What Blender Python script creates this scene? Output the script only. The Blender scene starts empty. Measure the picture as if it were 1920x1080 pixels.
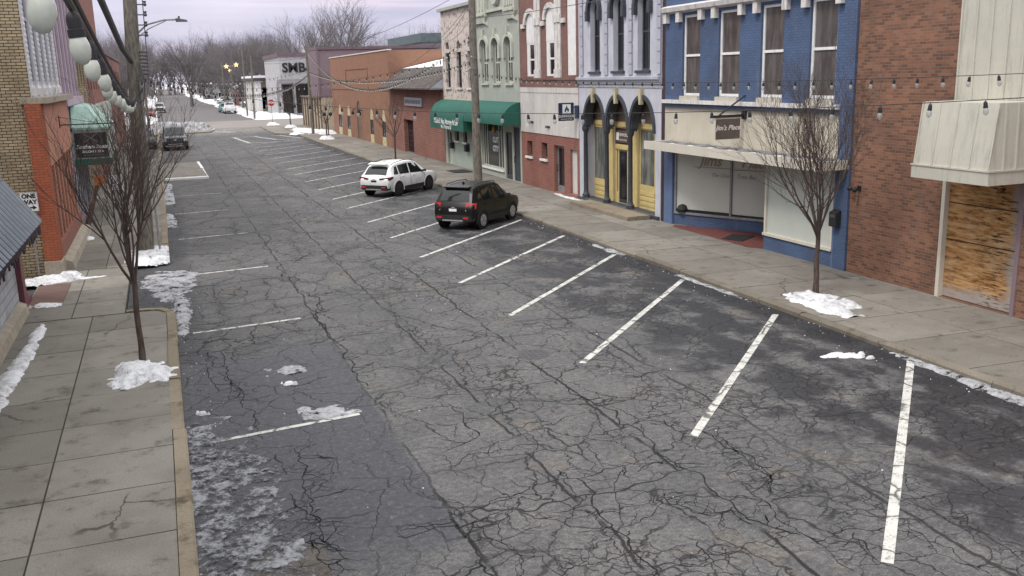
import bpy, bmesh, math, random
from mathutils import Vector, Matrix, noise as mn
random.seed(7)
R = math.radians
sc = bpy.context.scene
COL = sc.collection
WO = {}                                   # world offset of every object built here (parents carry no rotation unless local)

# ------------------------------------------------------------------ mesh builder
class MB:
    def __init__(s): s.v = []; s.f = []
    def poly(s, pts):
        i = len(s.v); s.v.extend([tuple(p) for p in pts]); s.f.append(tuple(range(i, i + len(pts))))
    def box(s, x0, x1, y0, y1, z0, z1):
        if x0 > x1: x0, x1 = x1, x0
        if y0 > y1: y0, y1 = y1, y0
        if z0 > z1: z0, z1 = z1, z0
        i = len(s.v)
        s.v += [(x0,y0,z0),(x1,y0,z0),(x1,y1,z0),(x0,y1,z0),(x0,y0,z1),(x1,y0,z1),(x1,y1,z1),(x0,y1,z1)]
        for q in ((0,3,2,1),(4,5,6,7),(0,1,5,4),(1,2,6,5),(2,3,7,6),(3,0,4,7)): s.f.append(tuple(i + k for k in q))
    def hexa(s, p):                        # eight corners, bottom ring then top ring
        i = len(s.v); s.v += [tuple(q) for q in p]
        for q in ((0,3,2,1),(4,5,6,7),(0,1,5,4),(1,2,6,5),(2,3,7,6),(3,0,4,7)): s.f.append(tuple(i + k for k in q))
    def prism(s, pts, vec):
        n = len(pts); i = len(s.v); w = Vector(vec)
        s.v += [tuple(p) for p in pts] + [tuple(Vector(p) + w) for p in pts]
        s.f.append(tuple(i + k for k in range(n))[::-1]); s.f.append(tuple(i + n + k for k in range(n)))
        for k in range(n):
            j = (k + 1) % n; s.f.append((i + k, i + j, i + n + j, i + n + k))
    def tube(s, pts, rad, n=6, cap=True):
        pts = [Vector(p) for p in pts]; m = len(pts)
        if not hasattr(rad, '__len__'): rad = [rad] * m
        i = len(s.v); ref = None
        for k, p in enumerate(pts):
            t = (pts[min(k+1, m-1)] - pts[max(k-1, 0)])
            t = t.normalized() if t.length > 1e-9 else Vector((0,0,1))
            if ref is None: ref = Vector((1,0,0)) if abs(t.x) < .8 else Vector((0,1,0))
            u = (ref - t * ref.dot(t)); u = u.normalized() if u.length > 1e-6 else t.orthogonal().normalized()
            w = t.cross(u); ref = u
            for a in range(n):
                an = 2 * math.pi * a / n
                s.v.append(tuple(p + (u * math.cos(an) + w * math.sin(an)) * rad[k]))
        for k in range(m - 1):
            for a in range(n):
                b = (a + 1) % n
                s.f.append((i + k*n + a, i + k*n + b, i + (k+1)*n + b, i + (k+1)*n + a))
        if cap:
            s.f.append(tuple(i + a for a in range(n))[::-1]); s.f.append(tuple(i + (m-1)*n + a for a in range(n)))
    def lathe(s, prof, n=16, o=(0,0,0), axis='z'):
        i = len(s.v); m = len(prof)
        for r, z in prof:
            for a in range(n):
                an = 2*math.pi*a/n; c, q = r*math.cos(an), r*math.sin(an)
                p = (c, q, z) if axis == 'z' else ((c, z, q) if axis == 'y' else (z, c, q))
                s.v.append((o[0]+p[0], o[1]+p[1], o[2]+p[2]))
        for k in range(m-1):
            for a in range(n):
                b = (a+1) % n; s.f.append((i+k*n+a, i+k*n+b, i+(k+1)*n+b, i+(k+1)*n+a))
        s.f.append(tuple(i+a for a in range(n))[::-1]); s.f.append(tuple(i+(m-1)*n+a for a in range(n)))
    # facade-frame helpers: fr(s, d, z) -> world
    def fbox(s, fr, s0, s1, d0, d1, z0, z1):
        p = [fr(a, b, c) for c in (z0, z1) for a, b in ((s0,d0),(s1,d0),(s1,d1),(s0,d1))]; s.hexa(p)
    def fprism(s, fr, sz, d0, d1):         # outline in (s, z), between two depths
        s.prism([fr(a, d0, z) for a, z in sz], Vector(fr(0, d1, 0)) - Vector(fr(0, d0, 0)))
    def fwall(s, fr, s0, s1, z0, z1, holes=(), dep=.2):
        ss = sorted({s0, s1} | {min(max(h[0], s0), s1) for h in holes} | {min(max(h[1], s0), s1) for h in holes})
        zz = sorted({z0, z1} | {min(max(h[2], z0), z1) for h in holes} | {min(max(h[3], z0), z1) for h in holes})
        for a, b in zip(ss, ss[1:]):
            for c, d in zip(zz, zz[1:]):
                m, q = (a+b)/2, (c+d)/2
                if any(h[0] < m < h[1] and h[2] < q < h[3] for h in holes): continue
                s.poly([fr(a,0,c), fr(b,0,c), fr(b,0,d), fr(a,0,d)])
        for h in holes:
            a, b, c, d = h[:4]; arch = h[4] if len(h) > 4 else None
            D = dep
            if arch and arch[0] == 'open': continue
            top = d
            if arch:
                kind, rise = arch; top = d - rise
                ap = arch_pts(a, b, top, d, kind)
                k = len(ap)//2
                s.poly([fr(a,0,top), fr(a,0,d)] + [fr(x,0,z) for x, z in ap[k::-1]][:-1])
                s.poly([fr(b,0,d), fr(b,0,top)] + [fr(x,0,z) for x, z in ap[::-1]][1:len(ap)-k])
                for (x0,y0),(x1,y1) in zip(ap, ap[1:]): s.poly([fr(x0,0,y0), fr(x1,0,y1), fr(x1,D,y1), fr(x0,D,y0)])
            else: s.poly([fr(a,0,d), fr(b,0,d), fr(b,D,d), fr(a,D,d)])
            s.poly([fr(a,0,c), fr(a,0,top), fr(a,D,top), fr(a,D,c)])
            s.poly([fr(b,0,c), fr(b,0,top), fr(b,D,top), fr(b,D,c)])
            if top > c + .01: s.poly([fr(a,0,c), fr(b,0,c), fr(b,D,c), fr(a,D,c)])
    def archband(s, fr, s0, s1, zs, zt, w, d0, d1, kind='round', n=14):
        ip = arch_pts(s0, s1, zs, zt, kind, n); op = arch_pts(s0-w, s1+w, zs, zt+w, kind, n)
        for (a, b), (c, d) in zip(zip(ip, ip[1:]), zip(op, op[1:])):
            s.hexa([fr(a[0],d0,a[1]), fr(b[0],d0,b[1]), fr(d[0],d0,d[1]), fr(c[0],d0,c[1]),
                    fr(a[0],d1,a[1]), fr(b[0],d1,b[1]), fr(d[0],d1,d[1]), fr(c[0],d1,c[1])])
    def build(s, name, mat, parent=None, smooth=False, local=False, bevel=0, sharp=35, fix=True, origin=None, rot=None):
        off = Vector((0,0,0))
        if parent is not None:
            if not local: off = WO.get(parent.name, Vector((0,0,0)))
        elif origin is not None: off = Vector(origin)
        elif not local and s.v:
            xs, ys, zs = zip(*s.v); off = Vector(((min(xs)+max(xs))/2, (min(ys)+max(ys))/2, min(zs)))
        me = bpy.data.meshes.new(name)
        me.from_pydata([(x-off.x, y-off.y, z-off.z) for x, y, z in s.v], [], s.f)
        if fix or smooth or bevel:
            bm = bmesh.new(); bm.from_mesh(me)
            if smooth or bevel: bmesh.ops.remove_doubles(bm, verts=bm.verts, dist=1e-5)
            if fix: bmesh.ops.recalc_face_normals(bm, faces=bm.faces)
            if bevel:
                ed = [e for e in bm.edges if len(e.link_faces) == 2 and e.calc_face_angle(0) > R(30)]
                bmesh.ops.bevel(bm, geom=ed, offset=bevel, segments=2, affect='EDGES', clamp_overlap=True)
            if smooth:
                for f in bm.faces: f.smooth = True
                for e in bm.edges:
                    if len(e.link_faces) == 2 and e.calc_face_angle(0) > R(sharp): e.smooth = False
            bm.to_mesh(me); bm.free()
        if mat is not None: me.materials.append(mat)
        o = bpy.data.objects.new(name, me); COL.objects.link(o)
        if parent is not None: o.parent = parent; WO[o.name] = off
        else: o.location = off; WO[o.name] = off
        return o

def arch_pts(s0, s1, zs, zt, kind='round', n=12):
    m = (s0+s1)/2; a = (s1-s0)/2; h = zt-zs; out = []
    for k in range(n+1):
        t = k/n
        if kind == 'round':
            an = math.pi*(1-t); out.append((m + a*math.cos(an), zs + h*math.sin(an)))
        elif kind == 'seg':
            x = 2*t-1; out.append((m + a*x, zs + h*(1-x*x)))
        else:
            x = -math.cos(math.pi*t); out.append((m + a*x, zs + h*max(0., 1-abs(x)**2.0)**.52))
            
    return out

def tag(o, label=None, cat=None, group=None, kind=None):
    if label: o['label'] = label
    if cat: o['category'] = cat
    if group: o['group'] = group
    if kind: o['kind'] = kind
    return o
def thing(name, label, cat, loc, group=None, rot=0):
    o = bpy.data.objects.new(name, None); COL.objects.link(o); o.location = loc; o.rotation_euler = (0,0,rot)
    o.empty_display_size = .2
    WO[o.name] = Vector(loc); return tag(o, label, cat, group)
def struct(name, mb, mat, **k): return tag(mb.build(name, mat, **k), kind='structure')
def copy_tree(o, parent=None):
    c = o.copy(); COL.objects.link(c)
    if parent is not None: c.parent = parent
    WO[c.name] = WO.get(o.name, Vector((0,0,0)))
    for ch in list(o.children): copy_tree(ch, c)
    return c
FONTS = {}
def text(name, body, size, origin, xd, parent, mat, shear=0, align='CENTER', depth=.006, bold=0, local=False, zd=(0,0,1), sx=1.0):
    cu = bpy.data.curves.new(name, 'FONT'); cu.body = body; cu.size = size; cu.shear = shear
    cu.align_x = align; cu.align_y = 'CENTER'; cu.extrude = depth/2; cu.offset = bold; cu.resolution_u = 3
    t = bpy.data.objects.new('tmp', cu); COL.objects.link(t)
    dg = bpy.context.evaluated_depsgraph_get(); dg.update()
    me = bpy.data.meshes.new_from_object(t.evaluated_get(dg)); bpy.data.objects.remove(t); bpy.data.curves.remove(cu)
    X = Vector(xd).normalized(); Z = Vector(zd).normalized(); N = X.cross(Z)
    off = Vector((0,0,0)) if local or parent is None else WO.get(parent.name, Vector((0,0,0)))
    O = Vector(origin) - off
    for v in me.vertices: v.co = O + X*(v.co.x*sx) + Z*v.co.y + N*v.co.z
    me.materials.clear(); me.materials.append(mat)
    o = bpy.data.objects.new(name, me); COL.objects.link(o); o.parent = parent; WO[o.name] = off
    return o

# ------------------------------------------------------------------ material helpers
class NT:
    def __init__(s, name):
        s.m = bpy.data.materials.new(name); s.m.use_nodes = True; s.t = s.m.node_tree
        s.b = s.t.nodes['Principled BSDF']; s._pos = s._obj = None
    def n(s, typ, ins=None, **props):
        nd = s.t.nodes.new(typ)
        for k, v in props.items(): setattr(nd, k, v)
        for k, v in (ins or {}).items(): s.set(nd.inputs[k], v)
        return nd
    def set(s, sock, v):
        if isinstance(v, bpy.types.NodeSocket): s.t.links.new(v, sock)
        elif isinstance(v, (tuple, list)) and len(v) == 3 and sock.type == 'RGBA': sock.default_value = (*v, 1)
        else: sock.default_value = v
    def pos(s):
        if not s._pos: s._pos = s.n('ShaderNodeNewGeometry').outputs['Position']
        return s._pos
    def obj(s):
        if not s._obj: s._obj = s.n('ShaderNodeTexCoord').outputs['Object']
        return s._obj
    def map(s, vec, scale=(1,1,1), loc=(0,0,0), rot=(0,0,0)):
        return s.n('ShaderNodeMapping', {'Vector': vec, 'Scale': scale, 'Location': loc, 'Rotation': rot}).outputs[0]
    def noise(s, vec, scale, detail=4, rough=.55, dist=0, color=False):
        nd = s.n('ShaderNodeTexNoise', {'Vector': vec, 'Scale': scale, 'Detail': detail, 'Roughness': rough, 'Distortion': dist})
        return nd.outputs['Color' if color else 'Fac']
    def vor(s, vec, scale, feature='DISTANCE_TO_EDGE', rnd=1):
        return s.n('ShaderNodeTexVoronoi', {'Vector': vec, 'Scale': scale, 'Randomness': rnd}, feature=feature).outputs['Distance']
    def math(s, op, a, b=0, c=0): return s.n('ShaderNodeMath', {0: a, 1: b, 2: c}, operation=op).outputs[0]
    def vmath(s, op, a, b): return s.n('ShaderNodeVectorMath', {0: a, 1: b}, operation=op).outputs[0]
    def rng(s, f, a, b, c=0., d=1., smooth=True):
        return s.n('ShaderNodeMapRange', {'Value': f, 'From Min': a, 'From Max': b, 'To Min': c, 'To Max': d},
                   interpolation_type='SMOOTHSTEP' if smooth else 'LINEAR').outputs[0]
    def mix(s, f, a, b, mode='MIX'):
        nd = s.n('ShaderNodeMix', {0: f}, data_type='RGBA', blend_type=mode); s.set(nd.inputs[6], a); s.set(nd.inputs[7], b); return nd.outputs[2]
    def ramp(s, f, stops):
        nd = s.n('ShaderNodeValToRGB', {0: f}); e = nd.color_ramp.elements
        while len(e) < len(stops): e.new(.5)
        for k, (p, c) in enumerate(stops): e[k].position = p; e[k].color = (*c, 1) if len(c) == 3 else c
        return nd.outputs[0]
    def bump(s, h, strength=.5, dist=.01, normal=None):
        nd = s.n('ShaderNodeBump', {'Height': h, 'Strength': strength, 'Distance': dist})
        if normal is not None: s.t.links.new(normal, nd.inputs['Normal'])
        return nd.outputs[0]
    def sep(s, vec): return s.n('ShaderNodeSeparateXYZ', {0: vec}).outputs
    def comb(s, x, y, z): return s.n('ShaderNodeCombineXYZ', {0: x, 1: y, 2: z}).outputs[0]
    def out(s, col=None, rough=None, normal=None, **kw):
        if col is not None: s.set(s.b.inputs['Base Color'], col)
        if rough is not None: s.set(s.b.inputs['Roughness'], rough)
        if normal is not None: s.set(s.b.inputs['Normal'], normal)
        for k, v in kw.items(): s.set(s.b.inputs[k.replace('_', ' ')], v)
        return s.m

def simple(name, c, rough=.7, var=.25, scale=2.5, grime=0., bump=0., spec=.35, metal=0., coat=0., fine=20):
    t = NT(name); p = t.obj()
    n1 = t.noise(p, scale, 5, .6); n2 = t.noise(p, fine, 3, .6)
    f = t.math('ADD', t.math('MULTIPLY', n1, .7), t.math('MULTIPLY', n2, .3))
    col = t.mix(t.rng(f, .3, .7), tuple(x*(1-var) for x in c), tuple(min(1, x*(1+var*.6)) for x in c))
    if grime:
        st = t.noise(t.map(p, (5,5,.5)), 1.6, 6, .65)
        col = t.mix(t.math('MULTIPLY', t.rng(st, .48, .75), grime), col, (.06,.055,.05))
    nm = t.bump(n2, bump, .01) if bump else None
    return t.out(col, rough, nm, Specular_IOR_Level=spec, Metallic=metal, Coat_Weight=coat)

def brickmat(name, c1, c2, mortar, bw=.215, bh=.0733, ms=.007, dark=None, stain=.3, bump=.6, paint=None, scale=1.0):
    t = NT(name); p = t.sep(t.pos())
    v = t.comb(t.math('ADD', p[0], p[1]), p[2], 0)
    nd = t.n('ShaderNodeTexBrick', {'Vector': v, 'Color1': c1, 'Color2': c2, 'Mortar': mortar, 'Scale': 1.0/scale, 'Mortar Size': ms,
             'Mortar Smooth': .15, 'Bias': -.1, 'Brick Width': bw, 'Row Height': bh})
    nd.offset = .5
    col = nd.outputs[0]; fac = nd.outputs[1]
    if dark:
        cell = t.n('ShaderNodeTexBrick', {'Vector': v, 'Color1': (0,0,0), 'Color2': (1,1,1), 'Mortar': (0,0,0), 'Scale': 1.0/scale, 'Mortar Size': ms,
             'Bias': 0.0, 'Brick Width': bw, 'Row Height': bh}).outputs[0]
        col = t.mix(t.math('MULTIPLY', t.rng(cell, .74, .8), t.math('SUBTRACT', 1, fac)), col, dark)
    st = t.noise(v, .7, 6, .62); st2 = t.noise(t.map(v, (2.2,.35,1)), 1, 5, .6)
    col = t.mix(t.math('MULTIPLY', t.rng(st, .35, .7), stain), col, (.05,.04,.035))
    col = t.mix(t.math('MULTIPLY', t.rng(st2, .55, .8), stain*.7), col, (.3,.27,.25))
    hi = t.noise(v, 25, 4, .6)
    col = t.mix(.35, col, t.mix(hi, (.35,.35,.35), (1,1,1)), 'MULTIPLY')
    if paint:
        pk = t.noise(v, 3.2, 7, .68); col = t.mix(t.rng(pk, paint[1], paint[1]+.07), paint[0], col)
    h = t.math('ADD', t.math('MULTIPLY', t.math('SUBTRACT', 1, fac), 1.), t.math('MULTIPLY', hi, .25))
    return t.out(col, .88, t.bump(h, bump, .012), Specular_IOR_Level=.2)

def glassmat(name, c=(.02,.022,.025), rough=.06, curtain=None, cs=2.):
    t = NT(name); p = t.obj(); n = t.noise(p, 1.3, 3, .5)
    col = t.mix(n, tuple(x*.5 for x in c), tuple(x*1.6 for x in c))
    if curtain:
        z = t.noise(t.map(p, (cs,cs,.25)), 3., 4, .6)
        col = t.mix(t.rng(z, .42, .62), col, curtain)
    return t.out(col, rough, Specular_IOR_Level=.5)
# ------------------------------------------------------------------ materials
def asphalt():
    t = NT('asphalt'); P = t.pos(); s = t.sep(P)
    x, y = s[0], s[1]
    dn = t.noise(P, 1.1, 4, .6, color=True); dv = t.vmath('SUBTRACT', dn, (.5,.5,.5))
    Pd = t.vmath('ADD', P, t.vmath('MULTIPLY', dv, (.75,.75,0)))
    dn2 = t.noise(P, 5, 3, .6, color=True)
    Pe = t.vmath('ADD', Pd, t.vmath('MULTIPLY', t.vmath('SUBTRACT', dn2, (.5,.5,.5)), (.16,.16,0)))
    big = t.noise(P, .35, 4, .6); med = t.noise(P, 1.4, 5, .62); fine = t.noise(P, 34, 4, .75); grit = t.noise(P, 75, 2, .6)
    # zones: worn stall lane on the right, newer dark patch on the left
    xr = t.math('ADD', x, t.math('MULTIPLY', t.math('SUBTRACT', med, .5), 2.6))
    right = t.math('MULTIPLY', t.rng(xr, 8.5, 9.0), t.rng(y, 108, 98))
    xg = t.math('ADD', x, t.math('MULTIPLY', t.math('SUBTRACT', med, .5), .9))
    gut = t.rng(xg, 11.9, 12.3)
    holes = t.noise(t.map(P, (1,.75,1), (3.1,7,0)), .95, 5, .62)
    rightd = t.math('MULTIPLY', right, t.rng(holes, .60, .45))
    xl = t.math('ADD', x, t.math('MULTIPLY', t.math('SUBTRACT', fine, .5), .25))
    left = t.math('MULTIPLY', t.rng(xl, 2.98, 2.88), t.rng(t.math('ADD', y, t.math('MULTIPLY', med, 3.)), 21.6, 19.6))
    left = t.math('MULTIPLY', left, t.rng(t.math('ADD', y, t.math('MULTIPLY', fine, .5)), 9.7, 10.6))
    leftd = t.math('MULTIPLY', left, t.rng(med, .25, .5, .55, 1.))
    gl = t.math('MULTIPLY', t.rng(xg, .75, .1), t.rng(y, 60, 40))
    base = t.mix(t.rng(big, .3, .7), (.086,.086,.091), (.116,.114,.116))
    base = t.mix(t.rng(med, .42, .75, 0, .55), base, (.136,.132,.131))
    tanp = t.math('MULTIPLY', t.rng(t.noise(P, .55, 5, .6), .58, .66), .55)
    base = t.mix(tanp, base, (.148,.130,.112))
    base = t.mix(t.rng(y, 100, 112), base, (.19,.18,.172))
    base = t.mix(t.math('MULTIPLY', rightd, .93), base, (.025,.025,.030))
    base = t.mix(t.math('MULTIPLY', gut, t.math('MULTIPLY', right, .85)), base, (.020,.020,.024))
    base = t.mix(t.math('MULTIPLY', leftd, .88), base, (.033,.035,.046))
    base = t.mix(t.math('MULTIPLY', gl, .6), base, (.043,.044,.05))
    frost = t.math('MULTIPLY', t.rng(t.noise(P, 11, 6, .75), .52, .66), t.math('MAXIMUM', t.math('MULTIPLY', left, .33), t.math('MULTIPLY', rightd, .16)))
    base = t.mix(frost, base, (.20,.20,.215))
    # square cut patch near the lens
    pat = t.math('MULTIPLY', t.math('MULTIPLY', t.rng(x, .45, .5), t.rng(x, 1.34, 1.29)), t.rng(y, 10.5, 10.44))
    base = t.mix(t.math('MULTIPLY', pat, .8), base, (.085,.07,.058))
    mo = t.noise(t.map(P, (1,1.3,1)), 9., 7, .75); base = t.mix(.8, base, t.mix(t.rng(mo, .36, .66), (.60,.60,.61), (1.28,1.28,1.27)), 'MULTIPLY')
    sp = t.math('ADD', t.math('MULTIPLY', fine, .6), t.math('MULTIPLY', grit, .4))
    base = t.mix(.72, base, t.mix(t.rng(sp, .32, .68), (.34,.34,.35), (1.62,1.62,1.60)), 'MULTIPLY')
    # cracks
    def line(d, w0, w1): return t.rng(d, w0, w1, 1., 0.)
    wv = t.rng(t.noise(P, .8, 3, .6), .3, .7, .3, 1.7)
    c1 = t.vor(t.map(Pe, (1,.72,1)), .42); c1 = line(t.math('DIVIDE', c1, wv), .001, .0055)
    m2 = t.rng(t.noise(P, .38, 3, .5), .36, .52, .4, 1.)
    c2 = t.math('MULTIPLY', line(t.vor(t.map(Pe, (1,.8,1), (3.3,1,0)), 1.15), .002, .013), m2)
    m3 = t.math('MULTIPLY', t.rng(t.noise(t.map(P, (1,.45,1), (9,2,0)), .5, 4, .6), .47, .57), t.rng(x, 2.6, 3.3))
    c3 = t.math('MULTIPLY', line(t.vor(Pe, 3.6), .008, .055), t.math('MULTIPLY', m3, .85))
    jit = t.math('MULTIPLY', t.math('SUBTRACT', t.noise(P, .9, 5, .65), .5), .34)
    jx = t.math('ADD', x, jit)
    br = t.rng(t.noise(P, .7, 3, .6), .38, .5)
    def seam(x0, w, k=1.): return t.math('MULTIPLY', line(t.math('ABSOLUTE', t.math('SUBTRACT', jx, x0)), w*.35, w), k)
    cs = t.math('MAXIMUM', t.math('MULTIPLY', seam(2.97, .03), br), t.math('MAXIMUM', t.math('MULTIPLY', seam(6.3, .04), br), t.math('MULTIPLY', seam(4.6, .035), br)))
    cs = t.math('MAXIMUM', cs, t.math('MULTIPLY', seam(8.2, .04, .9), br))
    jy = t.math('ADD', y, t.math('ADD', t.math('MULTIPLY', t.math('SUBTRACT', t.noise(P, .35, 4, .6), .5), 2.2), t.math('MULTIPLY', x, .12)))
    fy = t.math('ABSOLUTE', t.math('SUBTRACT', t.math('FRACT', t.math('DIVIDE', jy, 4.4)), .5))
    ct = t.math('MULTIPLY', line(fy, .002, .0065), t.rng(t.noise(t.map(P, loc=(5,1,0)), .5, 3, .5), .44, .54))
    c1 = t.math('MULTIPLY', c1, .9); cr = t.math('MAXIMUM', t.math('MAXIMUM', c1, c2), t.math('MAXIMUM', c3, t.math('MAXIMUM', cs, ct)))
    cr = t.math('MULTIPLY', cr, t.rng(y, 170, 60, .25, 1.)); cr = t.math('MULTIPLY', cr, t.rng(t.noise(t.map(P, loc=(2,8,0)), .3, 3, .55), .30, .50, .35, 1.))
    halo = t.math('MULTIPLY', t.rng(t.vor(t.map(Pe, (1,.72,1)), .42), .0, .07, .3, 0), m2)
    base = t.mix(halo, base, (.05,.05,.055))
    base = t.mix(t.math('MULTIPLY', cr, .9), base, (.011,.011,.013))
    h = t.math('SUBTRACT', t.math('ADD', t.math('MULTIPLY', fine, .22), t.math('MULTIPLY', med, .3)), cr)
    wet = t.math('MAXIMUM', leftd, rightd)
    rough = t.rng(wet, 0, 1, .9, .55)
    return t.out(base, rough, t.bump(h, .75, .02), Specular_IOR_Level=.3)

def concrete(name, c, joints=True, dirt=.5):
    t = NT(name); P = t.pos()
    rnd = t.n('ShaderNodeNewGeometry').outputs['Random Per Island']
    big = t.noise(P, .6, 5, .62); med = t.noise(P, 2.6, 6, .66); fine = t.noise(P, 40, 3, .65)
    col = t.mix(rnd, tuple(a*.82 for a in c), tuple(a*1.16 for a in c))
    col = t.mix(t.rng(big, .35, .7, 0, .55), col, (c[0]*.62, c[1]*.6, c[2]*.58))
    col = t.mix(t.rng(med, .52, .74, 0, dirt), col, (c[0]*.4, c[1]*.37, c[2]*.34))
    col = t.mix(t.rng(t.noise(t.map(P, (1,1,1), (4,4,0)), 1.1, 5, .6), .58, .7, 0, .35), col, (c[0]*1.3, c[1]*1.3, c[2]*1.32))
    col = t.mix(.6, col, t.mix(t.rng(fine, .3, .7), (.7,.7,.7), (1.15,1.15,1.15)), 'MULTIPLY')
    Pd = t.vmath('ADD', P, t.vmath('MULTIPLY', t.vmath('SUBTRACT', t.noise(P, 1.5, 4, .6, color=True), (.5,.5,.5)), (.6,.6,0)))
    ck = t.math('MULTIPLY', t.rng(t.vor(Pd, .33), .002, .008, 1, 0), t.rng(t.noise(P, .3, 2, .5), .52, .58))
    col = t.mix(t.math('MULTIPLY', ck, .8), col, (.04,.037,.033))
    return t.out(col, .9, t.bump(t.math('ADD', fine, med), .4, .008), Specular_IOR_Level=.25)

def snowmat_old(name, c=(.78,.80,.86), dirt=.35, dcol=(.22,.21,.22)):
    t = NT(name); P = t.pos(); n = t.noise(P, 3.5, 6, .68); f = t.noise(P, 22, 4, .65)
    col = t.mix(t.rng(n, .48, .72, 0, dirt), c, dcol)
    col = t.mix(t.rng(f, .55, .75, 0, dirt*.8), col, dcol)
    return t.out(col, .75, t.bump(t.math('ADD', f, n), .7, .03), Specular_IOR_Level=.3)

def icemat(name, stops, hole=0, soft=.05):
    t = NT(name); P = t.pos(); n = t.noise(P, 2.6, 9, .74, .4); f = t.noise(P, 13, 6, .7)
    k = t.math('ADD', t.math('MULTIPLY', n, .62), t.math('MULTIPLY', f, .38))
    if hole: t.set(t.b.inputs['Alpha'], t.rng(k, hole, hole+soft))
    return t.out(t.ramp(k, list(stops)), t.rng(k, .4, .6, .45, .85), t.bump(t.math('ADD', f, n), .9, .03), Specular_IOR_Level=.4)

def paintmat():
    t = NT('road_paint'); P = t.pos(); a = t.noise(P, 5, 6, .7); b = t.noise(P, 38, 4, .7); s = t.sep(P)
    f = t.math('ADD', t.math('MULTIPLY', a, .6), t.math('MULTIPLY', b, .5))
    w = t.rng(s[1], 8, 75, .0, .05)
    col = t.mix(t.rng(t.math('ADD', f, w), .53, .69), (.50,.50,.475), (.12,.12,.115))
    cr = t.rng(t.vor(t.vmath('ADD', P, t.vmath('MULTIPLY', t.noise(P, 2, 3, .6, color=True), (.4,.4,0))), 1.2), .01, .04, .8, 0)
    col = t.mix(cr, col, (.04,.04,.04))
    return t.out(col, .85, t.bump(b, .4, .01))

def barkmat(name, c):
    t = NT(name); p = t.obj(); n = t.noise(t.map(p, (9,9,2)), 2, 5, .65)
    return t.out(t.mix(t.rng(n, .3, .7), tuple(x*.55 for x in c), tuple(x*1.35 for x in c)), .9, t.bump(n, .6, .01), Specular_IOR_Level=.15)

def plywood():
    t = NT('weathered_plywood'); P = t.pos(); s = t.sep(P)
    v = t.comb(t.math('MULTIPLY', s[1], .9), t.math('MULTIPLY', s[2], 4.4), 0)
    n = t.noise(v, 2.2, 7, .68, .35); k = t.noise(P, .9, 3, .5); e = t.noise(t.map(P,(1,1.2,1.2)), 1.4, 4, .6)
    col = t.ramp(n, [(.36,(.09,.045,.02)), (.44,(.28,.14,.055)), (.53,(.42,.235,.10)), (.64,(.48,.33,.18))])
    col = t.mix(t.rng(k, .5, .75, 0, .35), col, (.42,.33,.24))
    jt = t.math('ABSOLUTE', t.math('SUBTRACT', s[2], 1.42))
    z = t.math('ADD', s[2], t.math('MULTIPLY', e, .6))
    col = t.mix(t.rng(z, .72, .42, 0, .85), col, (.33,.31,.30))
    ed = t.math('ADD', s[1], t.math('MULTIPLY', t.math('SUBTRACT', n, .5), .8))
    col = t.mix(t.rng(ed, 14.98, 14.75, 0, .8), col, (.33,.31,.30))
    dk = t.noise(t.map(v, (1,1.7,1), (3,1,0)), 2.6, 6, .7)
    col = t.mix(t.math('MULTIPLY', t.rng(dk, .53, .60), t.rng(t.math('ABSOLUTE', t.math('SUBTRACT', s[1], 15.2)), .75, .1)), col, (.018,.010,.006))
    col = t.mix(t.rng(jt, .022, .008), col, (.05,.03,.02))
    col = t.mix(t.rng(t.math('ABSOLUTE', t.math('SUBTRACT', s[2], 2.28)), .02, .008), col, (.05,.03,.02))
    return t.out(col, .85, t.bump(n, .5, .015), Specular_IOR_Level=.2)

def shingles():
    t = NT('roof_shingles'); s = t.sep(t.pos()); v = t.comb(s[1], t.math('ADD', s[2], t.math('MULTIPLY', s[0], .6)), 0)
    nd = t.n('ShaderNodeTexBrick', {'Vector': v, 'Color1': (.075,.065,.062), 'Color2': (.12,.10,.095), 'Mortar': (.03,.027,.026), 'Scale': 1., 'Mortar Size': .012,
             'Brick Width': .4, 'Row Height': .19}); n = t.noise(v, 1.2, 5, .6)
    return t.out(t.mix(t.rng(n, .4, .7, 0, .5), nd.outputs[0], (.05,.045,.045)), .9, t.bump(nd.outputs[1], -.4, .02), Specular_IOR_Level=.2)

def corrugated():
    t = NT('painted_steel_sheet'); p = t.obj(); n = t.noise(t.map(p, (.6,2.5,.6)), 1.2, 5, .6)
    return t.out(t.mix(t.rng(n, .35, .7), (.085,.10,.13), (.125,.145,.18)), .5, Metallic=.4, Specular_IOR_Level=.4)

def groundmat():
    t = NT('winter_ground'); P = t.pos(); n = t.noise(P, .08, 6, .65); f = t.noise(P, .6, 5, .6)
    col = t.mix(t.rng(f, .4, .7), (.16,.14,.11), (.24,.215,.18))
    sn = t.rng(t.math('ADD', t.math('MULTIPLY', n, .7), t.math('MULTIPLY', f, .3)), .44, .54)
    return t.out(t.mix(sn, col, (.72,.73,.78)), .9, t.bump(f, .4, .1))

def carpaint(name, c, rough=.25, dirt=.15, coat=.25, spec=.35):
    t = NT(name); p = t.obj(); n = t.noise(p, 3, 5, .65)
    z = t.sep(p)[2]
    d = t.math('MULTIPLY', t.rng(z, .95, .3), t.rng(n, .3, .65, 0, dirt*2.5))
    return t.out(t.mix(d, c, (.2,.185,.17)), t.rng(d, 0, .4, rough, .7), Specular_IOR_Level=spec, Coat_Weight=coat)

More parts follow.
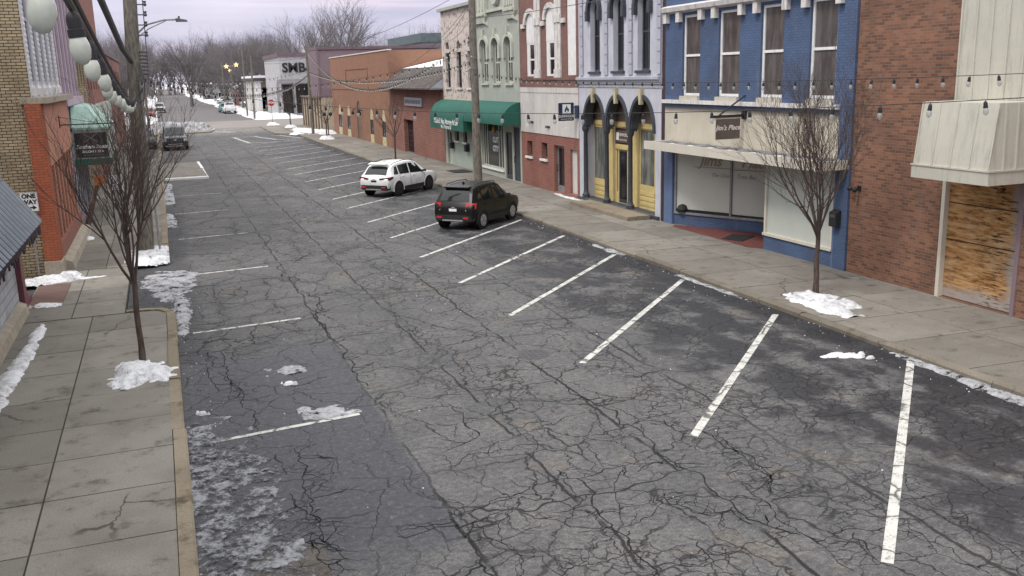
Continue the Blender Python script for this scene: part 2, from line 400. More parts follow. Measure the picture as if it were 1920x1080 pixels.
M = {}
M['asphalt'] = asphalt(); M['ground'] = groundmat()
M['walk'] = concrete('sidewalk_concrete', (.212,.198,.176), dirt=.9); M['faded_brick'] = brickmat('faded_red_piers', (.26,.135,.118), (.21,.105,.092), (.30,.22,.2), stain=.3)
M['kerb'] = concrete('kerb_concrete', (.235,.20,.15), dirt=1.); M['kerb_r'] = concrete('weathered_kerb_concrete', (.19,.17,.14), dirt=1.)
M['joint'] = simple('joint_dirt', (.045,.042,.038), .95)
M['snow'] = icemat('snow', ((.33,(.17,.165,.165)),(.43,(.42,.42,.44)),(.52,(.66,.67,.70)),(.64,(.76,.77,.81))), .36); M['fresh'] = simple('roof_snow', (.78,.79,.84), .8, .12, .5); M['dsnow'] = icemat('dirty_snow', ((.36,(.075,.073,.075)),(.46,(.19,.19,.20)),(.56,(.36,.365,.39)),(.68,(.54,.55,.58))), .42); M['ice'] = icemat('grey_ice_crust', ((.38,(.055,.055,.062)),(.47,(.10,.10,.112)),(.55,(.22,.225,.245)),(.66,(.36,.37,.395))), .40, .17)
M['paint'] = paintmat()
M['brown_brick'] = brickmat('brown_brick', (.31,.145,.09), (.135,.070,.05), (.24,.19,.155), dark=None, stain=.35)
M['blue_brick'] = brickmat('blue_painted_brick', (.100,.150,.268), (.088,.134,.24), (.077,.118,.215), stain=.35, bump=1.)
M['red_brick'] = brickmat('red_painted_brick', (.31,.125,.10), (.25,.098,.08), (.36,.24,.20), stain=.2)
M['low_brick'] = brickmat('low_red_brick', (.30,.125,.095), (.23,.095,.075), (.33,.24,.21), bw=.3, bh=.12, ms=.014, stain=.2)
M['orange_brick'] = brickmat('orange_brown_brick', (.31,.165,.11), (.27,.14,.095), (.31,.19,.135), stain=.12, bump=.3)
M['yellow_brick'] = brickmat('yellow_common_brick', (.47,.38,.25), (.36,.28,.175), (.085,.068,.055), bw=.24, bh=.085, ms=.011, stain=.35, bump=1.2)
M['pier_brick'] = brickmat('orange_pier_brick', (.42,.125,.065), (.34,.10,.055), (.2,.075,.05), bw=.23, bh=.075, ms=.008, stain=.2)
M['pink_stone'] = brickmat('peeling_pink_stone', (.40,.31,.28), (.34,.26,.24), (.36,.29,.27), bw=.3, bh=.11, ms=.012, stain=.3, paint=((.55,.49,.45), .52))
M['white_brick'] = brickmat('whitewashed_stone', (.50,.51,.54), (.44,.45,.49), (.37,.37,.40), bw=.5, bh=.22, ms=.02, stain=.45, bump=1.2)
M['gray_paint'] = simple('pale_grey_painted_masonry', (.48,.49,.55), .8, .12, 1.5, grime=.22, bump=.25)
M['gray_trim'] = simple('grey_trim', (.40,.41,.47), .75, .15, 2, grime=.2)
M['dark_trim'] = simple('charcoal_trim', (.052,.058,.07), .6, .25, 3)
M['maroon'] = simple('maroon_paint', (.05,.028,.036), .75)
M['ochre'] = simple('ochre_painted_wood', (.56,.445,.20), .6, .15, 3, grime=.08)
M['cream_key'] = simple('cream_keystone', (.5,.44,.28), .7)
M['cream'] = simple('cream_stucco', (.50,.46,.38), .85, .1, 1.2, grime=.2, bump=.2)
M['cream_trim'] = simple('cream_metal_trim', (.56,.525,.455), .6, .08, 1.5, grime=.15)
M['white_trim'] = simple('white_painted_trim', (.74,.74,.73), .6, .12, 3, grime=.15)
M['peel_white'] = simple('peeling_white_paint', (.62,.60,.58), .8, .2, 4, grime=.55, bump=.4)
M['white_panel'] = simple('stained_white_panel', (.56,.54,.52), .75, .1, 1.2, grime=.32)
M['blue_paint'] = simple('blue_paint', (.10,.149,.268), .6, .15, 2.5, grime=.1)
M['dark_blue'] = simple('dark_blue_trim', (.05,.07,.12), .6)
M['sage'] = simple('sage_stucco', (.36,.385,.345), .85, .12, 1.4, grime=.22, bump=.25)
M['sage_trim'] = simple('pale_sage_trim', (.46,.475,.41), .8, .15, 3, grime=.25)
M['sage_wood'] = simple('grey_green_panel', (.335,.39,.35), .75, .1, 2, grime=.15)
M['green_cloth'] = simple('green_awning_canvas', (.018,.108,.082), .75, .2, 2, grime=.15)
M['mint_cloth'] = simple('faded_mint_canvas', (.36,.52,.46), .8, .2, 2.5, grime=.2)
M['awn_metal'] = simple('pale_metal_siding', (.475,.46,.40), .55, .1, 1.1, grime=.3)
M['ply'] = plywood(); M['shingle'] = shingles(); M['sheet'] = corrugated()
M['black'] = simple('black_metal', (.02,.02,.022), .5); M['darkgrey'] = simple('dark_grey_metal', (.07,.072,.078), .55)
M['grey'] = simple('weathered_grey_metal', (.27,.27,.28), .5, .2, 5, metal=.3); M['chrome'] = simple('chrome', (.6,.6,.62), .2, .05, metal=.9)
M['white'] = simple('white_enamel', (.78,.78,.78), .5, .06); M['tan'] = simple('tan_stucco', (.44,.38,.29), .85, .12, 1, grime=.2); M['tan_dark'] = simple('brown_strip', (.16,.12,.095), .8)
M['mauve'] = simple('mauve_siding', (.21,.155,.175), .75, .1, 1.5); M['mauve_dark'] = simple('dark_mauve_siding', (.14,.10,.115), .75)
M['brown_sign'] = simple('brown_sign_board', (.105,.080,.070), .6, .25, 4); M['navy'] = simple('navy_sign_board', (.022,.035,.075), .5, .15)
M['pale_letter'] = simple('pale_lettering', (.62,.58,.55), .6, .1); M['black_letter'] = simple('black_lettering', (.015,.015,.016), .6); M['tan_letter'] = simple('faded_gold_lettering', (.29,.25,.21), .6, .1)
M['paper'] = simple('pale_papered_glass', (.50,.51,.47), .22, .06, .8, spec=.4, coat=.1); M['paper2'] = simple('pale_papered_glass_light', (.46,.49,.455), .3, .06, .8, spec=.4, coat=.1)
M['glass'] = glassmat('dark_window_glass'); M['glass_c'] = glassmat('curtained_glass', (.075,.066,.066), .1, (.125,.112,.11), 1.2); M['glass_d'] = glassmat('black_window_glass', (.010,.010,.012), .12)
M['glass_g'] = glassmat('green_grey_glass', (.09,.10,.095), .06, (.2,.2,.18), 1.2)
M['car_glass'] = glassmat('car_glass', (.012,.014,.016), .05)
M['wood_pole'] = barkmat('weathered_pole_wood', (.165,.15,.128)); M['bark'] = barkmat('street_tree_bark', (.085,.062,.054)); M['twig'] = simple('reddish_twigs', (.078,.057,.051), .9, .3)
M['hazed_bark'] = simple('haze_grey_bark', (.15,.135,.14), .95, .25, .5)  # distance haze is put into this bark colour as a paler grey
M['tile_red'] = simple('red_tile_floor', (.15,.052,.045), .6, .25, 6); M['paver'] = brickmat('brick_pavers', (.20,.125,.11), (.16,.1,.09), (.12,.1,.09)); M['stone'] = simple('rough_stone', (.33,.29,.235), .9, .25, 3, grime=.3, bump=.4)
M['tyre'] = simple('tyre_rubber', (.014,.014,.015), .85); M['rim_dark'] = simple('dark_alloy', (.05,.05,.055), .4, metal=.6); M['rim'] = simple('silver_alloy', (.45,.45,.47), .35, metal=.5)
M['plastic'] = simple('black_plastic', (.022,.023,.025), .7); M['red_lamp'] = simple('red_lamp_lens', (.62,.02,.03), .2, .1, coat=.6); M['dark_lamp'] = simple('smoked_red_lens', (.09,.012,.016), .2, coat=.6)
M['clear_lamp'] = simple('clear_lamp_lens', (.5,.5,.52), .15, coat=.6)
M['bulb'] = simple('frosted_bulb_glass', (.43,.46,.41), .2, .08, 8, spec=.5, coat=.4)
M['bulb_dim'] = simple('clear_bulb_glass', (.42,.43,.42), .2, .08, 8, coat=.4); M['bulb_dim'].node_tree.nodes['Principled BSDF'].inputs['Alpha'].default_value = .5
M['socket'] = simple('black_rubber_socket', (.018,.018,.022), .6)
M['sign_red'] = simple('red_sign_face', (.42,.03,.035), .5); M['orange_cloth'] = simple('orange_cloth', (.5,.15,.03), .8); M['amber'] = simple('amber_glass', (.5,.28,.06), .4)
M['house_a'] = simple('grey_siding', (.24,.23,.24), .8); M['house_b'] = simple('white_siding', (.40,.40,.41), .8); M['house_c'] = simple('brick_red_siding', (.2,.09,.085), .8); M['roof_dark'] = simple('dark_roof', (.07,.065,.07), .9)
M['manhole'] = simple('worn_iron', (.085,.085,.09), .55, .3, 14, metal=.5, bump=.5)
M['lit'] = NT('lit_star_bulbs').out((.9,.7,.3), .5, Emission_Color=(1,.72,.3,1), Emission_Strength=.9)

# ------------------------------------------------------------------ camera, light, sky
PITCH, YAW, ROLL, FPX = .226, .352, .027, 1747.
H = 5.45
fh = Vector((math.sin(YAW), math.cos(YAW), 0)); rr = Vector((math.cos(YAW), -math.sin(YAW), 0))
ff = fh*math.cos(PITCH) + Vector((0,0,-math.sin(PITCH))); dd = ff.cross(rr)
r2 = rr*math.cos(ROLL) + dd*math.sin(ROLL); d2 = dd*math.cos(ROLL) - rr*math.sin(ROLL)
cam = bpy.data.cameras.new('camera'); co = bpy.data.objects.new('camera', cam); COL.objects.link(co)
cam.sensor_width = 36; cam.lens = FPX/1920*36; cam.clip_start = .05; cam.clip_end = 6000
co.matrix_world = Matrix(((r2.x,-d2.x,-ff.x,0),(r2.y,-d2.y,-ff.y,0),(r2.z,-d2.z,-ff.z,H),(0,0,0,1)))
sc.camera = co
SUN_EL, SUN_AZ = R(55), R(248)            # azimuth from +Y clockwise: behind the lens, off to the left
sd = Vector((math.sin(SUN_AZ)*math.cos(SUN_EL), math.cos(SUN_AZ)*math.cos(SUN_EL), math.sin(SUN_EL)))
sl = bpy.data.lights.new('sun', 'SUN'); sl.energy = 1.35; sl.angle = R(11); sl.color = (1., .95, .89)
so = bpy.data.objects.new('sun', sl); COL.objects.link(so); so.rotation_euler = sd.to_track_quat('Z', 'Y').to_euler()
w = bpy.data.worlds.new('World'); sc.world = w; w.use_nodes = True; t = w.node_tree; t.nodes.clear()
def wn(typ, ins=None, **p):
    nd = t.nodes.new(typ)
    for k, v in p.items(): setattr(nd, k, v)
    for k, v in (ins or {}).items():
        if isinstance(v, bpy.types.NodeSocket): t.links.new(v, nd.inputs[k])
        else: nd.inputs[k].default_value = v
    return nd
tc = wn('ShaderNodeTexCoord').outputs['Generated']
sky = wn('ShaderNodeTexSky', sky_type='NISHITA', sun_disc=False, sun_elevation=SUN_EL, sun_rotation=SUN_AZ, dust_density=3.)
skc = wn('ShaderNodeMix', {0: 1., 7: (.1,.1,.1,1)}, data_type='RGBA', blend_type='MULTIPLY'); t.links.new(sky.outputs[0], skc.inputs[6])
mp = wn('ShaderNodeMapping', {'Vector': tc, 'Scale': (1.6, 1.6, 13.), 'Rotation': (0, R(3), 0)}).outputs[0]
n1 = wn('ShaderNodeTexNoise', {'Vector': mp, 'Scale': 1.7, 'Detail': 6., 'Roughness': .5}).outputs['Fac']
mp2 = wn('ShaderNodeMapping', {'Vector': tc, 'Scale': (1.2, 1.2, 24.), 'Location': (3.1, 1.7, .4)}).outputs[0]
n2 = wn('ShaderNodeTexNoise', {'Vector': mp2, 'Scale': 1.5, 'Detail': 5., 'Roughness': .5}).outputs['Fac']
cr = wn('ShaderNodeValToRGB', {0: n1}); e = cr.color_ramp.elements
e[0].position = .36; e[0].color = (.40,.40,.54,1); e[1].position = .64; e[1].color = (.66,.62,.72,1)
pk = wn('ShaderNodeMapRange', {'Value': n2, 'From Min': .54, 'From Max': .70, 'To Min': 0., 'To Max': .75}, interpolation_type='SMOOTHSTEP').outputs[0]
mx = wn('ShaderNodeMix', {0: pk, 7: (.80,.66,.71,1)}, data_type='RGBA'); t.links.new(cr.outputs[0], mx.inputs[6])
zz = wn('ShaderNodeSeparateXYZ', {0: tc}).outputs[2]
up = wn('ShaderNodeMapRange', {'Value': zz, 'From Min': .05, 'From Max': .8, 'To Min': 1., 'To Max': 2.9}).outputs[0]
nz = wn('ShaderNodeMapRange', {'Value': zz, 'From Min': .12, 'From Max': .5}, interpolation_type='SMOOTHSTEP').outputs[0]
neu = wn('ShaderNodeMix', {0: nz, 7: (.59,.585,.575,1)}, data_type='RGBA'); t.links.new(mx.outputs[2], neu.inputs[6])
vm = wn('ShaderNodeVectorMath', {0: neu.outputs[2]}, operation='SCALE'); t.links.new(up, vm.inputs['Scale'])
fin = wn('ShaderNodeMix', {0: .88}, data_type='RGBA'); t.links.new(skc.outputs[2], fin.inputs[6]); t.links.new(vm.outputs[0], fin.inputs[7])
bg = wn('ShaderNodeBackground', {'Strength': 1.}); t.links.new(fin.outputs[2], bg.inputs[0])
ow = wn('ShaderNodeOutputWorld'); t.links.new(bg.outputs[0], ow.inputs[0])
sc.view_settings.view_transform = 'Standard'; sc.view_settings.look = 'None'; sc.view_settings.gamma = 1
sc.view_settings.exposure = .5
# ------------------------------------------------------------------ ground, road, pavements
m = MB(); m.box(-900, 900, -60, 2500, -.6, -.035); struct('ground', m, M['ground'])
m = MB(); m.box(-.35, 13.0, -14, 118, -.5, 0.); struct('road', m, M['asphalt'])
m = MB(); m.box(-160, 160, 118, 139, -.5, .004); struct('cross_street', m, simple('pale_worn_asphalt', (.20,.18,.17), .9, .15, .4))
m = MB(); m.box(-.2, 12.9, 139, 900, -.5, 0.)
struct('far_road', m, simple('far_asphalt', (.115,.105,.11), .9, .15, .2))
m = MB(); m.box(-60, -3.55, 24.0, 29.72, -.5, .015); m.box(-1.22, -.352, 24.0, 29.85, -.5, .012); struct('alley', m, M['asphalt'])

def slabs(x0, x1, y0, y1, nx, dy, zf, seed, skip=lambda x, y: False):
    rnd = random.Random(seed); m = MB(); y = y0; g = .013
    while y < y1 - .05:
        ye = min(y + dy*rnd.uniform(.93, 1.07), y1)
        for k in range(nx):
            a = x0 + (x1-x0)*k/nx; b = x0 + (x1-x0)*(k+1)/nx
            if skip((a+b)/2, (y+ye)/2): continue
            j = [rnd.uniform(-.004, .004) for _ in range(4)]
            P = [(a+g,y+g),(b-g,y+g),(b-g,ye-g),(a+g,ye-g)]
            m.hexa([(px,py,-.2) for px,py in P] + [(px,py,zf(px)+q) for (px,py),q in zip(P, j)])
        y = ye
    return m
zr = lambda x: .10 - (x-13.05)/(16.9-13.05)*.07
zl = lambda x: .10
m = slabs(13.06, 17.2, -12, 117, 2, 1.85, zr, 3, lambda x, y: 13.3 < x < 14.6 and 16.6 < y < 18.6 and False)
struct('right_sidewalk', m, M['walk'])
m = MB(); m.box(13.05, 17.3, -12, 117, -.4, .018); struct('right_sidewalk_bed', m, M['joint'])
m = MB(); m.box(-3.6, -.3, -4, 23.6, -.4, .085); m.box(-3.6, -1.23, 23.6, 29.9, -.4, .085); m.box(-3.6, -.3, 29.9, 112, -.4, .085); struct('left_sidewalk_bed', m, M['joint'])
m = MB()
for a in (slabs(-3.6, -.3, -4, 23.55, 2, 1.52, zl, 5), slabs(-3.6, -1.24, 23.6, 29.85, 2, 1.55, zl, 6), slabs(-3.6, -.3, 29.9, 112, 2, 1.6, zl, 8)):
    k = len(m.v); m.v += a.v; m.f += [tuple(i+k for i in f) for f in a.f]
struct('left_sidewalk', m, M['walk'])
def kerb(path, w=.19, h=.125, seg=2.6, seed=1):
    rnd = random.Random(seed); m = MB(); z0 = -.3
    for p, q in zip(path, path[1:]):
        p, q = Vector((*p,0)), Vector((*q,0)); L = (q-p).length
        if L < 1e-4: continue
        t = (q-p)/L; n = Vector((-t.y, t.x, 0)); k = max(1, round(L/seg)); c = .02
        for i in range(k):
            a = p + t*(L*i/k + .006); b = p + t*(L*(i+1)/k - .006); hh = h + rnd.uniform(-.028, .008); o = n*rnd.uniform(-.014,.014)
            pr = lambda c0: [c0+o+Vector((0,0,z0)), c0+o+n*w+Vector((0,0,z0)), c0+o+n*w+Vector((0,0,hh)), c0+o+n*.03+Vector((0,0,hh)), c0+o+Vector((0,0,hh-.035))]
            A, B = pr(a), pr(b); s = len(m.v); m.v += [tuple(v) for v in A+B]
            m.f += [(0+s,1+s,2+s,3+s,4+s), (9+s,8+s,7+s,6+s,5+s)] + [(s+i0, s+5+i0, s+5+(i0+1)%5, s+(i0+1)%5) for i0 in range(5)]
    return m
m = kerb([(12.86, 97), (12.86, -12)], seed=2)
a = kerb([(11.2,116.6),(11.0,108),(11.1,99.5),(12.86,97)], seed=3); k = len(m.v); m.v += a.v; m.f += [tuple(i+k for i in f) for f in a.f]
struct('right_kerb', m, M['kerb_r'])
m = MB(); m.prism([(11.1,99.5,-.1),(12.95,97.2,-.1),(13.06,116.8,-.1),(11.2,116.6,-.1)], (0,0,.205)); struct('corner_pavement', m, M['walk'])
arc = [(-.31-.6+.8*math.cos(R(a))-.0, 23.05+.8*math.sin(R(a))) for a in (0,18,36,54,72,90)]
m = kerb([(-.11,-4),(-.11,23.05)] + arc + [(-1.22,23.85)], w=.2, seed=4)
a = kerb([(-1.22,29.9),(-.75,29.9),(-.35,30.2),(-.14,30.9),(-.11,57.0)], w=.2, seed=5); k = len(m.v); m.v += a.v; m.f += [tuple(i+k for i in f) for f in a.f]
a = kerb([(-.11,68.0),(-.11,112)], w=.2, seed=6); k = len(m.v); m.v += a.v; m.f += [tuple(i+k for i in f) for f in a.f]
struct('left_kerb', m, M['kerb'])
m = MB(); m.prism([(-.3,57,-.1),(2.3,57.0,-.1),(2.15,67.8,-.1),(-.3,67.8,-.1)], (0,0,.235)); struct('kerb_extension_pavement', m, M['walk'])
m = kerb([(-.15,56.8),(2.35,56.8),(2.3,67.9)], w=.18, h=.15, seed=9); struct('kerb_extension_edge', m, M['white_trim'])
m = MB(); m.prism([(-.1,113,-.1),(2.6,113.5,-.1),(5.6,112,-.1),(5.2,109,-.1),(3.2,108,-.1),(-.1,108,-.1)], (0,0,.22)); m.box(-3.6,-.1,112,117.5,-.2,.1); struct('far_corner_pavement', m, M['walk'])
# brick paved door stoop beside the alley
m = MB(); m.box(-3.55, -2.75, 25.2, 28.0, -.1, .118); struct('brick_paving', m, M['paver'])
# painted markings
m = MB(); zp = .005
def stripe(p, q, w=.13):
    p, q = Vector((*p,zp)), Vector((*q,zp)); t = (q-p).normalized(); n = Vector((-t.y,t.x,0))*w/2; m.poly([p-n, q-n, q+n, p+n])
tips = [7.45, 11.55, 15.6, 19.6, 23.45, 27.5, 31.45, 35.4, 39.7, 43.2, 47.4, 51.6, 55.9, 59.7, 64.2, 68.3, 72.3, 76.4, 80.4, 84.3]
for i, y0 in enumerate(tips):
    L = 5.45 if i else 5.85
    stripe((7.12, y0), (7.12+L, y0+L*1.005), .135)
for y0 in (14.65, 21.55, 28.35, 35.2, 42.2, 48.9): stripe((.22, y0-.28), (2.62, y0), .11)
for a, b in (((6.7,97.5),(7.4,87.2)),((7.4,87.2),(12.6,87.6)),((6.7,97.5),(9.2,97.7)),((8.7,97.6),(10.2,90.4)),((10.2,90.4),(12.4,90.5)),((10.4,97.5),(12.3,97.6)),((11.2,97),(12.6,91))): stripe(a, b, .3)
for a, b in (((5.7,112),(7.6,107.8)),((5.2,107.7),(7.6,107.8)),((5.6,114),(7.2,114))): stripe(a, b, .35)
struct('road_markings', m, M['paint'], fix=False)
for x, y, l in ((6.5,16.55,'round iron manhole cover in the cracked drive lane near the camera'), (6.4,28.4,'round iron manhole cover farther up the lane behind the parking lines')):
    o = thing('manhole_cover', l, 'manhole cover', (x,y,0), 'manhole covers in the road')
    q = MB(); q.lathe([(.34,-.02),(.34,.006),(.30,.008),(.30,.003)], 28); q.build('frame_ring', M['darkgrey'], o, local=True)
    q = MB(); q.lathe([(.295,-.02),(.295,.009),(.0,.011)], 28)
    for k in range(5):
        for j in range(5):
            if (k-2)**2+(j-2)**2 < 6: q.box((k-2)*.1-.02,(k-2)*.1+.02,(j-2)*.1-.02,(j-2)*.1+.02,.008,.014)
    q.build('lid', M['manhole'], o, local=True)

# ------------------------------------------------------------------ snow and ice
def snow(name, label, blobs, h, base, mat='snow', res=.07, seed=0, rough=.5, cat='snow', group='patches of old snow', slope=None):
    x0 = min(b[0]-b[2] for b in blobs); x1 = max(b[0]+b[2] for b in blobs); y0 = min(b[1]-b[3] for b in blobs); y1 = max(b[1]+b[3] for b in blobs)
    nx, ny = int((x1-x0)/res)+3, int((y1-y0)/res)+3; V = []; F = []
    for j in range(ny):
        for i in range(nx):
            x, y = x0 + (i-1)*res, y0 + (j-1)*res
            d = max(1 - math.sqrt(((x-b[0])/b[2])**2 + ((y-b[1])/b[3])**2) for b in blobs)
            n = mn.fractal(Vector((x*2.3+seed*7.1, y*2.3, seed*3.7)), .9, 2., 5) * rough
            n2 = mn.noise(Vector((x*9+seed, y*9, seed*1.3)))*.14*rough*2
            q = d + n*.55 + n2*.7
            zz = h*min(1, max(q, -.15)*1.9)**1 if q > 0 else h*q*1.2
            zz += (n2*.35 + mn.noise(Vector((x*21, y*21, seed)))*.08) * h * (1 if q > .05 else 0)
            V.append((x, y, zz))
    keep = []
    for j in range(ny-1):
        for i in range(nx-1):
            a = j*nx+i; q = (a, a+1, a+nx+1, a+nx)
            if max(V[k][2] for k in q) > -.002: keep.append(q)
    if not keep: return None
    used = sorted({k for q in keep for k in q}); ix = {k: n for n, k in enumerate(used)}
    mb = MB(); bz = base if callable(base) else (lambda x, y: base)
    mb.v = [(V[k][0], V[k][1], max(V[k][2], -.03) + bz(V[k][0], V[k][1]) - .004) for k in used]; mb.f = [tuple(ix[k] for k in q) for q in keep]
    o = mb.build(name, M[mat], smooth=True, sharp=180)
    return tag(o, label, cat, group)
zrw = lambda x, y: zr(x) if x > 13.05 else .11
snow('snow_patch', 'white melting snow heap round the bare tree by the blue storefront', [(14.05,17.4,.62,.85),(13.75,16.6,.4,.75),(14.2,16.9,.4,.6)], 0.093, zrw, seed=1, res=.05, rough=.95)
snow('snow_patch', 'long thin snow strip in the right gutter, nearest to the camera', [(12.8,12.4,.13,1.5),(12.76,11.0,.2,1.2),(12.76,9.6,.16,.9)], 0.043, 0, 'dsnow', seed=2, res=.04, rough=.95)
snow('snow_patch', 'thin snow strip in the right gutter beside the snowy tree', [(12.8,19.6,.12,1.1),(12.76,21.0,.13,.9)], 0.031, 0, 'dsnow', seed=3, res=.04, rough=.95)
snow('snow_patch', 'small snow strip in the right gutter nearest the black car', [(12.76,25.6,.2,.75),(12.72,26.6,.12,.5)], 0.037, 0, 'dsnow', seed=4, res=.04, rough=.95)
snow('snow_lump', 'broken white snow chunks lying on asphalt in an empty parking bay', [(11.66,13.98,.32,.12),(11.9,13.85,.2,.09),(12.08,13.72,.11,.08),(12.22,13.82,.08,.08),(12.2,13.55,.09,.06)], 0.053, 0, seed=5, res=.02, rough=.75)
snow('snow_patch', 'white snow heap in the square pit of the near left tree', [(-.85,18.35,.5,.85),(-1.0,17.85,.4,.45),(-.5,18.1,.35,.4)], 0.136, .10, seed=6, res=.045, rough=.95)
snow('snow_patch', 'white snow heap round the foot of the left utility pole', [(-.75,31.6,.55,1.3),(-.9,30.5,.5,.8),(-.5,30.3,.35,.4)], 0.174, .10, seed=7, res=.06, rough=.95)
snow('ice_patch', 'grey dirty ice spread over the alley mouth at the kerb', [(-.28,27.4,.62,1.6),(.1,27.9,.45,1.0),(-.25,25.8,.36,1.1)], 0.043, .012, 'dsnow', seed=8, res=.06, cat='ice', group='patches of dirty ice', rough=.95)
snow('ice_patch', 'narrow dirty ice ridge along the left kerb beside the rounded kerb end', [(.02,23.6,.24,1.3),(.02,22.3,.16,1.3),(.06,24.6,.28,.6)], 0.062, 0, 'dsnow', seed=9, res=.04, cat='ice', group='patches of dirty ice', rough=.95)
snow('snow_patch', 'white snow bank across the foot of the yellow brick wall', [(-3.4,28.6,.6,.55),(-2.85,28.9,.35,.6),(-3.9,28.4,.5,.4)], 0.136, .10, seed=10, res=.05, rough=.95)
snow('snow_patch', 'small snow patch on the brick paving by the alley door', [(-3.15,25.3,.4,.25)], 0.043, .118, seed=11, res=.04, rough=.95)
snow('snow_patch', 'narrow white snow strip along the whitewashed wall at left', [(-3.0,22.4,.13,.9),(-3.03,21.2,.16,1.0),(-3.08,20.0,.19,1.0),(-3.13,18.8,.2,1.1),(-3.18,17.5,.2,1.0)], 0.074, .10, seed=12, res=.04, rough=.75)
snow('snow_patch', 'small snow scrap on the left pavement before the alley', [(-2.2,28.6,.5,.12)], 0.019, .10, seed=13, res=.04, rough=.95)
snow('snow_patch', 'small snow heap on the left pavement beside the brick pier', [(-2.9,36.2,.3,.5)], 0.062, .10, seed=14, res=.06, rough=.95)
snow('snow_patch', 'far snow heaps in the left gutter between pole and raised pavement', [(-.05,48,.35,3),(-.1,40,.25,2),(-.05,53.5,.3,1.6)], 0.074, .02, 'dsnow', seed=15, res=.14, rough=.95)
snow('ice_crust', 'grey thawing ice crust on the road along the near left kerb', [(.12,14.1,.42,1.5),(.3,12.7,.66,1.8),(.3,11.0,.8,1.7),(.15,9.6,.5,1.2)], .035, 0, 'ice', seed=16, res=.03, rough=1.5, cat='ice', group='patches of dirty ice')
for i, (x, y, r, l) in enumerate(((1.75,17.6,.32,'small frosty snow scatter on dark asphalt nearest the second parking line'), (1.72,16.75,.13,'single round ice lump touching the nearest left parking line'), (2.15,15.0,.42,'pale slush scatter on dark asphalt below the nearest left parking line'), (.18,15.75,.1,'small ice lump beside the near left kerb'))):
    snow('ice_scatter', l, [(x,y,r,r*.8),(x+r*.9,y-r*.5,r*.4,r*.3),(x-r*.8,y+r*.6,r*.3,r*.3)], .03 if r > .2 else .06, 0, 'dsnow' if r > .2 else 'snow', seed=20+i, res=.022, rough=1.7 if r > .2 else 1.1, cat='ice', group='ice scraps on the road')
snow('snow_patch', 'white snow scraps along the foot of the red brick wall by the doors', [(16.7,38.9,.16,.6),(16.65,37.6,.18,.9),(16.7,36.7,.15,.5)], 0.037, .03, seed=26, res=.05, rough=.95)
snow('snow_patch', 'snow spread at the far end of the orange brick building', [(15.4,99.5,1.7,3.5),(14.6,104,1.2,4),(15.6,95.5,.9,1.5)], 0.186, .05, seed=27, res=.2, rough=.95)
snow('snow_pile', 'big ploughed snow pile at the far left street corner', [(2.6,117,2.0,4.0),(.8,119,2.0,4.5),(4.4,114.5,1.3,2.0)], .8, .1, 'dsnow', seed=28, res=.3, rough=.8)
for i, (x, y) in enumerate(((14.2,86.6),(14.15,111.2),(13.1,119.6),(12.9,96.6))):
    snow('snow_patch', ('small white snow mound under the bare sapling at the dark lamp post','small white snow mound under the far corner sapling','white snow mound at the foot of the red stop sign','small white snow mound at the foot of the corner post')[i], [(x,y,.7,.9)], .3, .08, seed=30+i, res=.12)
for i, (bl, l) in enumerate((([(13.9,155,1.2,9),(14.2,175,1.6,14),(14.3,215,2,30),(14.5,290,2.5,60),(14.8,400,3,80)],'long snow verge along the right side of the far road'), ([(16.5,146,2.4,3),(18,152,2.5,6),(16.2,161,1.4,6)],'snow bank before the white bank building'), ([(-2.5,160,2,22),(-2.5,230,2.2,50),(-3,350,3,80)],'long snow verge along the left side of the far road'))):
    snow('snow_verge', l, bl, .45, 0, seed=40+i, res=.7, rough=.35)
